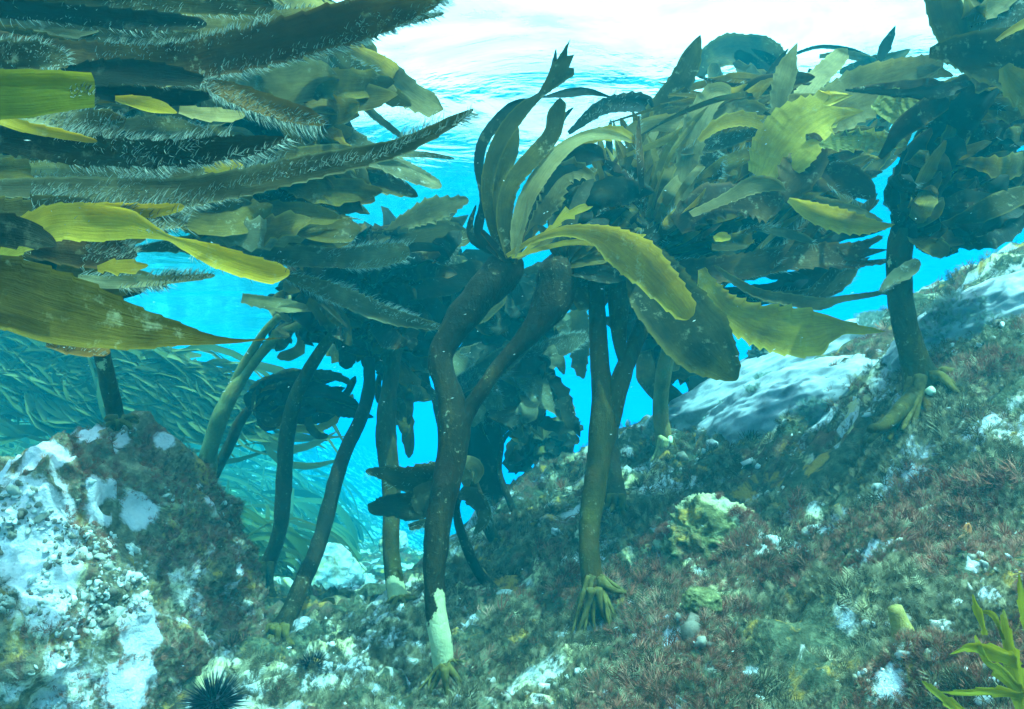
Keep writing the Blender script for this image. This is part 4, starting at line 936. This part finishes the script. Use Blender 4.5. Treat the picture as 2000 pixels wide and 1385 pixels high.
B(k12, [(880,930,1.62,30),(840,935,1.60,60),(790,935,1.58,50),(750,925,1.57,26),(714,920,1.57,12)], 'olive', tilt=.3, fur=300, furmat='fur')
B(k12, [(810,965,1.56,20),(820,990,1.56,26),(826,1008,1.56,3)], 'dark', tilt=.2)
B(k12, [(895,970,1.6,14),(915,965,1.6,34),(935,985,1.6,26),(950,995,1.6,6)], 'dark', tilt=.3)
B(k12, [(892,960,1.6,10),(860,925,1.6,40),(815,925,1.6,30),(800,940,1.6,10)], 'olive', tilt=.4)
B(k12, [(850,1015,1.66,14),(820,1024,1.66,16),(798,1030,1.66,12)], 'furry', tilt=.3, blunt=True, fur=200, furmat='fur')
k13 = plant(1006, 1002, 2.4, "wiry little kelp stalk in front of the distant hanging canopy", (14,), 2.3,
    [(998,985,.2,13),(984,950,.4,12),(975,915,.6,11),(980,870,.8,9),(975,830,1,6)], None, 'stipe_dark', 131)
B(k13, [(980,870,2.3,4),(990,850,2.3,8),(1010,835,2.3,3)], 'dark', tilt=.3)
k14 = plant(1205, 985, 2.2, "stub of a kelp half hidden behind the Y forked one, with blunt pale roots", (44,), 2.1,
    [(1200,960,.2,46),(1192,900,.5,40),(1186,800,1,34)], (6, 44, 34, 20, 6, .3), 'stipe', 141)

# hanging canopy further back in the middle
kb = thing("kelp", P(1040, 1040, 3.2), "distant kelp with a hanging round canopy of furry teal blades above the ridge", "kelp")
B(kb, [(870,770,2.2,30),(940,730,2.2,46),(1000,690,2.2,40),(1045,650,2.2,16)], 'furry', tilt=.4, fur=2600, furmat='fur', furlen=0.0156)
B(kb, [(880,700,2.25,40),(930,745,2.25,50),(960,790,2.25,40),(950,830,2.25,10)], 'furry', tilt=.4, fur=2000, furmat='fur', furlen=0.0156)
B(kb, [(1000,720,2.3,30),(1060,690,2.3,44),(1110,670,2.3,36),(1150,655,2.3,12)], 'furry', tilt=.4, fur=2200, furmat='fur', furlen=0.0140)
B(kb, [(1000,720,2.3,20),(1060,760,2.3,60),(1100,800,2.3,44),(1120,850,2.3,10)], 'furry', tilt=.4, fur=1500, furmat='fur', furlen=0.0140)
B(kb, [(930,800,2.3,50),(935,860,2.3,80),(945,930,2.3,80),(955,990,2.3,60)], 'dark', tilt=.3, blunt=True)
B(kb, [(1130,600,2.4,30),(1135,660,2.4,34),(1132,710,2.4,32),(1140,740,2.4,8)], 'olive', tilt=.3, ser=.3)
canopy(kb, (960, 660, 2.4), [(890,620),(1000,560),(1110,570),(1150,640),(1130,680),(1090,700),(1120,730),(1140,790),(1140,850),(1080,900),(990,850),(930,930),(900,850),(880,740)], (2.2, 2.8), 74, wr=(20, 46), mats=('furry', 'dark', 'olive', 'furry', 'dark'), bulge=.35, seed=21, fur=.45, furlen=0.0125, ser=.6)
kc = thing("kelp", P(1090, 960, 3.2), "dark bushy kelp low behind the ridge, below the furry hanging canopy", "kelp")
canopy(kc, (1075, 850, 2.9), [(990,830),(1060,810),(1140,830),(1150,880),(1120,900),(1040,950),(1000,950),(985,900)], (2.7, 3.0), 34, wr=(14, 30), mats=('dark', 'olive', 'dark'), bulge=.35, seed=23, ser=.5, minlen=30)
for i in range(7):
    a = -2.6 + i * .35
    B(kc, [(1060,858,2.6,3),(1060 + 26 * math.cos(a), 850 + 26 * math.sin(a),2.6,6),(1070 + 55 * math.cos(a * .8), 850 + 34 * math.sin(a),2.6,3)], 'tan', tilt=.2)
kd = thing("kelp", P(950, 1000, 2.9), "shaded kelp behind the top of the forked stipe, mostly hidden", "kelp")
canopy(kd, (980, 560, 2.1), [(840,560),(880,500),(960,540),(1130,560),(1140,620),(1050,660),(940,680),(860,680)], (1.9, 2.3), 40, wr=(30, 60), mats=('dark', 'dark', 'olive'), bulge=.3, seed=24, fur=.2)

# small olive fragments of blade standing on the reef
t = tag(B(None, [(640,1246,1.75,34),(634,1215,1.75,44),(642,1185,1.75,34),(652,1168,1.75,8)], 'olive', tilt=.3, name='loose_blade'), "single olive blade standing upright on the reef beside the leaning kelp's foot", "kelp blade")
stub = thing("kelp", P(1762, 1262, .88), "cut yellow stub of a young kelp on the lower right slope", "kelp")
stipe(stub, [(1775,1300,.88,50),(1768,1250,.88,46),(1757,1215,.88,34),(1748,1186,.88,26)], 'stipe_tan', seed=5)
yk = thing("kelp", P(1985, 1420, .62), "young bright green kelp in the lower right corner", "kelp")
for st in ([(2000,1420,24),(1990,1330,30),(1975,1260,20),(1960,1190,5)], [(1995,1300,12),(1950,1275,24),(1900,1262,16),(1855,1278,2)], [(2000,1360,12),(1950,1350,18),(1890,1352,13),(1830,1352,2)],
           [(1925,1240,10),(1912,1200,16),(1903,1175,8),(1900,1160,2)], [(2010,1380,18),(1960,1320,24),(1925,1290,17),(1905,1240,4)], [(1960,1250,5),(1942,1205,10),(1922,1196,6),(1915,1202,2)], [(2010,1240,12),(2000,1180,14),(1990,1120,3)], [(1920,1420,18),(1850,1370,18),(1800,1330,6)]):
    B(yk, [(a, b, .62, w) for a, b, w in st], 'lime', tilt=.5, ser=.45, wav=.3)
# ------------------------------------------------------------------ far slope covered with kelp
fr_ = np.random.default_rng(77)
def far_blades(name, label, poly, dr, num, ang, lens, ws, mat, seed):
    """one mass of distant kelp blades lying over in the swell"""
    r = np.random.default_rng(seed); Vs, Fs, U, Rn = [], [], [], []; off = 0; n, m = 10, 3
    xs = [p[0] for p in poly]; ys = [p[1] for p in poly]; c = 0
    while c < num:
        x, y = r.uniform(min(xs), max(xs)), r.uniform(min(ys), max(ys))
        if not inpoly(x, y, poly): continue
        d = ground_depth(x, y, None, 1.6, 20.0) - r.uniform(0.03, .25)
        d = min(max(d, dr[0]), dr[1]); c += 1
        sc_ = (3.0 / d) ** 0.6; ln = r.uniform(*lens) * sc_; w = r.uniform(*ws) * sc_; q_ = min(1.5, math.exp(r.normal(0, .4))); ln *= q_; w *= q_ * math.exp(r.normal(0, .3)); a = math.radians(r.normal(*ang) + 38 * float(vnoise(np.array([[x / 130.0, y / 90.0, seed]]), 3)[0]))
        dx, dy = math.cos(a), math.sin(a); b = r.uniform(-.32, .32) * ln
        st = spline([(x - dx * ln / 2, y - dy * ln / 2, d, w * .3), (x - dx * ln * .15 - dy * b, y - dy * ln * .15 + dx * b, d - .04, w), (x + dx * ln * .2 - dy * b * .8, y + dy * ln * .2 + dx * b * .8, d, w * .9), (x + dx * ln / 2, y + dy * ln / 2, d + .04, w * .15)], n)
        pts = PA(st[:, :3]); T = norm(np.gradient(pts, axis=0)); side = norm(np.cross(T, norm(pts - O))); nn = np.cross(side, T)
        tl = r.uniform(-1.1, 1.1) + np.linspace(0, 1, n) * r.uniform(-.8, .8)
        W = side * np.cos(tl)[:, None] + nn * np.sin(tl)[:, None]; wm = (st[:, 3] / F * st[:, 2] / 2)[:, None]
        V = np.stack([pts - W * wm, pts + nn * wm * .25, pts + W * wm], 1)
        idx = np.arange(n * m).reshape(n, m) + off; off += n * m
        Vs.append(V.reshape(-1, 3)); Fs.append(np.stack([idx[:-1, :-1], idx[:-1, 1:], idx[1:, 1:], idx[1:, :-1]], -1).reshape(-1, 4)); Rn.append(np.full(n * m, r.random()))
    o = link(name, build_mesh(name, np.vstack(Vs), np.vstack(Fs), M[mat], attr=np.concatenate(Rn)))
    tag(o, label, "kelp", kind="stuff"); return o
M['farkelp'] = simple_mat('far_kelp', (0.055, 0.06, 0.014), (0.11, 0.10, 0.025), 5, 0.6, 0, 0.3, attr=True, c3=(0.21, 0.165, 0.05))  # pale, narrow colour range: part of the distance haze is put into it
far_blades("kelp_forest", "dense mass of streaming kelp blades covering the far left slope", [(-60,690),(120,690),(260,705),(420,735),(520,790),(590,850),(640,880),(690,1000),(680,1080),(600,1120),(520,1140),(440,1060),(400,960),(350,850),(200,870),(-60,930)], (3.0, 18.0), 1700, (16, 16), (70, 220), (5, 14), 'farkelp', 1)

far_blades("kelp_bed", "large pale straps of kelp lying over behind the boulder at the left edge", [(-60,720),(120,720),(260,745),(400,770),(420,860),(300,850),(150,840),(-60,900)], (3.0, 8.0), 260, (22, 14), (110, 300), (8, 22), 'farkelp', 5)

# ------------------------------------------------------------------ growth on the rocks
sr = np.random.default_rng(99)
def ground_points(k, poly, seed, dmax=4.0):
    r = np.random.default_rng(seed); out = []
    xs = [p[0] for p in poly]; ys = [p[1] for p in poly]
    # sample pixels of the region, then find the ground under them
    G = {}
    pts = []
    while len(pts) < 1400:
        x, y = r.uniform(min(xs), max(xs)), r.uniform(min(ys), max(ys))
        if inpoly(x, y, poly):
            d = ground_depth(x, y, None, .5, 6.0)
            if d < dmax: p = P(x, y, d); pts.append((p[0], p[1], d))
    pts = np.array(pts); i = r.integers(0, len(pts), k); s = pts[i, 2] * 0.05
    x = pts[i, 0] + r.normal(0, 1, k) * s; y = pts[i, 1] + r.normal(0, 1, k) * s
    z = ground_z(x, y); e = 0.006
    zx = ground_z(x + e, y); zy = ground_z(x, y + e)
    nn = norm(np.stack([-(zx - z) / e, -(zy - z) / e, np.ones(k)], 1))
    return np.stack([x, y, z], 1), nn, pts[i, 2]
slope = [(440,1420),(470,1200),(560,1240),(700,1200),(840,1100),(1000,965),(1130,890),(1250,835),(1320,850),(1500,830),(1700,740),(1850,560),(2060,440),(2060,1420)]
def clump(p, sc, th, s): return fbm(p * sc, 3, s) > th
for nm, lab, k, mat, kind, s0, sc, th in (
    ("turf_algae", "short feathery grey green algae turf over the reef slope", 60000, 'turf', 'feather', .0105, 5, -.25),
    ("bushy_algae", "small bushy olive algae tufts among the turf on the reef slope", 24000, 'turf', 'bush', .010, 7, -.05),
    ("red_algae", "dull red tufts of algae scattered over the reef slope", 60000, 'redalgae', 'bush', .0115, 5, .02)):
    Bp, Nn, dd = ground_points(k, slope, k)
    ok = clump(Bp + k, sc, th, 40)
    pf_ = pale_field(Bp, SEA_PALE) > .45; ok &= ~(pf_ & (np.random.default_rng(k).random(len(Bp)) < .9))
    Bp, Nn, dd = Bp[ok], Nn[ok], dd[ok]
    big = np.exp(1.1 * fbm(Bp * 16 + k, 2, 70))
    if nm == 'red_algae':
        kp = (fbm(Bp * 3.2, 2, 44) + .9 * Bp[:, 0] + .25 * (2 - dd)) > .06 + sr.normal(0, .12, len(Bp)); Bp, Nn, dd, big = Bp[kp], Nn[kp], dd[kp], big[kp]
    scatter(nm, Bp, Nn, s0 * (.7 + .45 * dd) * big * sr.uniform(.5, 1.4, len(Bp)), mat, kind, sr, lab, "algae")
def lumps(name, Bp, Nn, size, mat, label, cat, r, parent=None):
    """knobbly growths: one mesh of small irregular nodules"""
    bm = bmesh.new(); bmesh.ops.create_icosphere(bm, subdivisions=2, radius=1.0)
    tv = np.array([v.co[:] for v in bm.verts]); tf = np.array([[v.index for v in f.verts] for f in bm.faces]); bm.free()
    k = len(Bp)
    q = r.normal(0, 1, (k, 3)); a = norm(q); b = norm(np.cross(a, Nn + .01)); c = np.cross(a, b)
    s = size[:, None] * r.uniform(.35, 1.3, (k, 3))
    loc = tv[None] * (1 + .75 * fbm((tv[None] * 1.6 + Bp[:, None] * 60).reshape(-1, 3), 2, 4).reshape(k, -1, 1))
    V = Bp[:, None] + loc[..., 0:1] * (a * s[:, 0:1])[:, None] + loc[..., 1:2] * (b * s[:, 1:2])[:, None] + loc[..., 2:3] * (c * s[:, 2:3])[:, None]
    Fq = (np.arange(k)[:, None, None] * len(tv) + tf[None]).reshape(-1, 3)
    o = link(name, build_mesh(name, V.reshape(-1, 3), Fq, M[mat], attr=np.repeat(r.random(k), len(tv))), parent, base_of(parent))
    if parent is None: tag(o, label, cat)
    o["kind"] = "stuff"; return o
Bp, Nn, dd = ground_points(6500, slope, 5); ok = clump(Bp, 9, .2, 50); Bp, Nn, dd = Bp[ok], Nn[ok], dd[ok]
lumps("coralline_crust", Bp, Nn, (.0029) * (.6 + .5 * dd) * np.exp(sr.normal(0, .45, len(Bp))), 'crust', "pale pinkish knobs of coralline crust dotted over the reef slope", "coralline algae", sr)

# growth that belongs to the boulders
me = boulder.data
PB = lambda c: pale_field(c, [(a, b, c_, w * 1.15, h) for a, b, c0, w, h in BOUL for c_ in (c0 - .1, c0, c0 + .1)])
Bp, Nn = tri_points(BV, me, 14000, sr, lambda c: (fbm(c * 6, 3, 60) > -.05) & (PB(c) < .45)); scatter("turf_algae", Bp, Nn, .010 * sr.uniform(.4, 1.5, len(Bp)), 'turf', 'feather', sr, None, None, parent=boulder)
Bp, Nn = tri_points(BV, me, 10000, sr, lambda c: (fbm(c * 7 + 9, 3, 61) > .05) & (PB(c) < .5)); scatter("red_algae", Bp, Nn, .009 * sr.uniform(.4, 1.5, len(Bp)), 'redalgae', 'bush', sr, None, None, parent=boulder)
Bp, Nn = tri_points(BV, me, 2600, sr, lambda c: (fbm(c * 8 + 3, 3, 62) > .25)); lumps("coralline_knobs", Bp, Nn, 0.0032 * np.exp(sr.normal(0, .45, len(Bp))), 'crust', None, None, sr, parent=boulder)
for V_, o_, k_ in ((PV, pr, 2600), (PV2, p2, 1500), (PV3, p3, 900)):
    Bp, Nn = tri_points(V_, o_.data, k_, sr, lambda c: (fbm(c * 7, 3, 63) > .22)); scatter("turf_algae", Bp, Nn, .013 * sr.uniform(.4, 1.5, len(Bp)), 'fur', 'feather', sr, None, None, parent=o_)

# roots of the kelp on the boulder
dep = bpy.context.evaluated_depsgraph_get()

# ------------------------------------------------------------------ single rocks, shells and animals
def small_rock(px, py, r_px, mat, label, cat, seed, squash=(1, .9, .8), name='rock', guess=None, sub=4, rough=.22):
    d = ground_depth(px, py, guess); rr = r_px / F * d
    o, V = make_boulder(name, P(px, py, d), (rr * squash[0], rr * squash[1], rr * squash[2]), mat, label, seed, rough, sub=sub)
    o["category"] = cat; return o, V
yr, YV = small_rock(1385, 1065, 78, 'yellowrock', "square yellowish pitted rock on the slope", "rock", 5, (1.0, .8, .95), sub=6, rough=.30)
Bp, Nn = tri_points(YV, yr.data, 3000, sr, lambda c: (fbm(c * 14, 3, 64) > .1)); scatter("red_algae", Bp, Nn, .011 * sr.uniform(.4, 1.4, len(Bp)), 'redalgae', 'bush', sr, None, None, parent=yr)
small_rock(1370, 1180, 34, 'yellowrock', "small pale knobbly rock below the square yellowish one", "rock", 15, sub=5)
for i, (x, y, r__, lab) in enumerate(((1506,1060,20,"white limpet shell right of the yellowish rock"), (1573,990,8,"tiny white pebble above the limpet shell, the left one of two"), (1604,987,7,"tiny white pebble above the limpet shell, the right one of two"), (806,1294,12,"pale pebble left of the scraped kelp foot"),
        (1716,952,12,"greenish white pebble below the stout kelp's roots"), (1855,1228,24,"white tufted stone above the bottom right corner"), (1868,1182,18,"white round stone in the lower right above the tufted one"), (1700,1222,18,"white rounded stone left of the cut yellow stub"), (1480,1366,14,"square white stone at the bottom edge"), (985,1166,20,"pale lumpy stone right of the thin dark stalk's foot"), (1100,1290,9,"small orange brown pebble beside the splayed roots"))):
    small_rock(x, y, r__, 'orange' if 'orange' in lab else 'shell', lab, "shell" if 'shell' in lab else "stone", 30 + i, (1, .9, .7), 'limpet_shell' if 'shell' in lab else 'pebble', sub=3, rough=.12)
for i, (x, y, r__) in enumerate(((640, 1130, 60), (690, 1160, 36), (770, 1060, 24), (600, 1110, 40))):
    d = 3.1 + i * .25
    make_boulder("boulder", P(x, y, d), (r__ / F * d, r__ / F * d, r__ / F * d * .9), 'farrock', ("bleached white rock deep in the gap, the largest there", "white rock to the right of the largest one in the gap", "small pale far rock right of the leaning stipes", "white rock touching the left side of the largest one in the gap")[i], 70 + i, .25, sub=5)

def urchin(px, py, r_px, label, seed, d=None):
    d = d or ground_depth(px, py, None); c = P(px, py, d); rr = r_px / F * d
    t = thing("sea_urchin", c, label, "sea urchin", "sea urchins at the foot of the boulder")
    r = np.random.default_rng(seed)
    bm = bmesh.new(); bmesh.ops.create_uvsphere(bm, u_segments=20, v_segments=12, radius=rr * .5)
    me = bpy.data.meshes.new("body"); bm.to_mesh(me); bm.free(); me.materials.append(M['urchin'])
    for v in me.vertices: v.co.z *= .7
    o = bpy.data.objects.new("body", me); C.objects.link(o); o.parent = t
    k = 420; z = r.uniform(-.25, 1, k); a = r.uniform(0, 6.283, k); q = np.sqrt(1 - z * z)
    D = norm(np.stack([q * np.cos(a), q * np.sin(a), z], 1) + r.normal(0, .08, (k, 3)))
    s1 = norm(np.cross(D, r.normal(0, 1, (k, 3)))); s2 = np.cross(D, s1); Bs = c + D * rr * .42 * np.array([1, 1, .75]); ln = rr * r.uniform(.55, .85, k); w = rr * .022
    V = np.stack([Bs + s1 * w, Bs - s1 * w * .5 + s2 * w * .87, Bs - s1 * w * .5 - s2 * w * .87, Bs + D * ln[:, None]], 1)
    f = np.array([[0, 1, 3], [1, 2, 3], [2, 0, 3]]); Fq = (np.arange(k)[:, None, None] * 4 + f[None]).reshape(-1, 3)
    s = link("spines", build_mesh("spines", V.reshape(-1, 3), Fq, M['urchin'], smooth=False), t, c); s["kind"] = "stuff"
    return t
urchin(418, 1372, 62, "black long spined sea urchin cut by the bottom edge beside the boulder", 1, 1.12)
urchin(612, 1302, 36, "smaller black sea urchin right of the boulder, in the open turf", 2)

st_ = thing("starfish", P(1888, 1046, 1.05), "orange starfish with curled arms on the right slope", "starfish")
d = ground_depth(1888, 1046, 1.0)
st_.location = Vector(P(1888, 1046, d - .015)); tl = []
for i in range(5):
    a = i * 2 * math.pi / 5 + .4; rows = []
    for j in range(6):
        q = j / 5; rad = 30 * q; aa = a + .6 * q * (1 if i % 2 else -1)
        rows.append((1888 + math.cos(aa) * rad, 1046 + math.sin(aa) * rad * .8, d - .05 + .0 * q, 11 * (1 - .6 * q)))
    tl.append(tube(strace(rows, 10), 'a', 'orange', None, ring=8))
join_tubes(tl, 'body', 'orange', st_)

# claw roots of the stout kelp, and of the kelp on the boulder
for i, st in enumerate(([(1790,770,34),(1760,800,30),(1730,830,24),(1700,838,18)], [(1805,770,30),(1815,800,20),(1820,835,12)], [(1780,775,26),(1745,830,20),(1735,860,12)])):
    join_tubes([tube(strace([(a, b, d4 - .03 - .035 * jj, w) for jj, (a, b, w) in enumerate(st)], 16), 'r', 'stipe', None, ring=10, lump=.15, seed=i)], 'root', 'stipe', k4)
d9 = 1.44; tl = []
for i, st in enumerate(([(230,820,16),(215,826,13),(208,832,9)], [(234,820,16),(232,834,12),(228,840,8)], [(238,820,16),(250,828,13),(256,838,9)], [(240,818,16),(258,820,13),(270,824,9)], [(228,816,14),(212,816,11),(206,822,8)], [(244,816,12),(262,812,9),(270,818,8)])):
    tl.append(tube(strace([(a, b, d9 - .02 * (i % 3), w) for a, b, w in st], 8), 'r', 'holdfast', None, ring=8, lump=.2, seed=i))
join_tubes(tl, 'holdfast', 'holdfast', k9)
for i, (x, y, w) in enumerate(((1308, 862, 9), (1303, 870, 7))):
    d = ground_depth(1298, 872, 2.3) - .05
    join_tubes([tube(strace([(x, y + 7, d, w), (x + 1, y, d - .01, w * 1.1), (x + 1, y - 8, d, w)], 6), 'k', 'pale', None, ring=10)], 'cut_knob', 'pale', k3)

dk = ground_depth(1298, 872, 2.3) - .04
def roots(parent, traces, d, mat):
    tl = [tube(strace([(a, b, d - .012 * (i % 3) , w) for a, b, w in st], 12), 'r', mat, None, ring=8, lump=.15, seed=i) for i, st in enumerate(traces)]
    join_tubes(tl, 'holdfast', mat, parent)
roots(k3, [[(1291,852,13),(1284,880,9),(1272,902,7)], [(1296,855,13),(1290,885,9),(1280,907,8)], [(1300,858,13),(1296,886,9),(1300,906,7)], [(1298,880,8),(1292,898,7),(1288,906,7)]], dk - .02, 'pale_root')
roots(k3, [[(1303,858,13),(1306,895,9),(1303,925,6)], [(1310,860,13),(1320,882,9),(1324,905,6)], [(1312,866,9),(1314,890,7),(1316,900,5)]], dk, 'holdfast')
d2 = ground_depth(1162, 1172, 1.5)
roots(k2, [[(1172,1135,24),(1196,1152,14),(1222,1158,6)], [(1165,1150,22),(1172,1185,13),(1186,1215,10),(1190,1250,6)], [(1155,1150,20),(1146,1190,12),(1134,1222,9),(1126,1245,5)], [(1168,1160,14),(1182,1200,10),(1208,1235,6)], [(1160,1160,14),(1158,1210,9),(1166,1250,4)]], d2 - .035, 'holdfast')
d1 = ground_depth(868, 1312, 1.4)
roots(k1, [[(872,1300,17),(896,1330,12),(912,1352,6)], [(864,1300,17),(850,1335,11),(838,1356,6)], [(868,1305,16),(872,1345,10),(880,1370,6)]], d1 - .03, 'holdfast')

# drifting flecks in the water
k = 320; r = np.random.default_rng(8)
px_, py_, dd_ = r.uniform(0, 2000, k), r.uniform(200, 1385, k), r.uniform(.5, 2.2, k)
Bp = PA(np.stack([px_, py_, dd_], 1)); D = norm(RT + .12 * UP + r.normal(0, .35, (k, 3))); sd = norm(np.cross(D, FW + 0 * D))
ln = (.0008 + .0022 * r.random(k) ** 3)[:, None]; w = .00035
V = np.stack([Bp - D * ln, Bp + sd * w, Bp + D * ln, Bp - sd * w], 1)
o = link("floating_flecks", build_mesh("floating_flecks", V.reshape(-1, 3), np.arange(k * 4).reshape(k, 4), M['particle']))
tag(o, "tiny pale flecks drifting in the water", "particles", kind="stuff")

hz = bpy.data.meshes.new("haze")
import bmesh
bm = bmesh.new(); bmesh.ops.create_cube(bm, size=1.0)
zb, zt = -4.5, SURF - 0.10
for v in bm.verts: v.co = Vector((v.co.x * 160, v.co.y * 160, zb if v.co.z < 0 else zt))
bm.to_mesh(hz); bm.free()
m, nt, N, L = new_mat('haze_water')
pv = N("ShaderNodeVolumePrincipled")
pv.inputs['Color'].default_value = (0.001, 0.095, 0.118, 1)
pv.inputs['Absorption Color'].default_value = (0.0, 0.66, 0.95, 1)
pv.inputs['Density'].default_value = 0.33
pv.inputs['Anisotropy'].default_value = 0.2
o_ = N("ShaderNodeOutputMaterial"); L(pv.outputs[0], o_.inputs['Volume'])
hz.materials.append(m)
hzo = bpy.data.objects.new("haze", hz); C.objects.link(hzo); hzo["kind"] = "stuff"
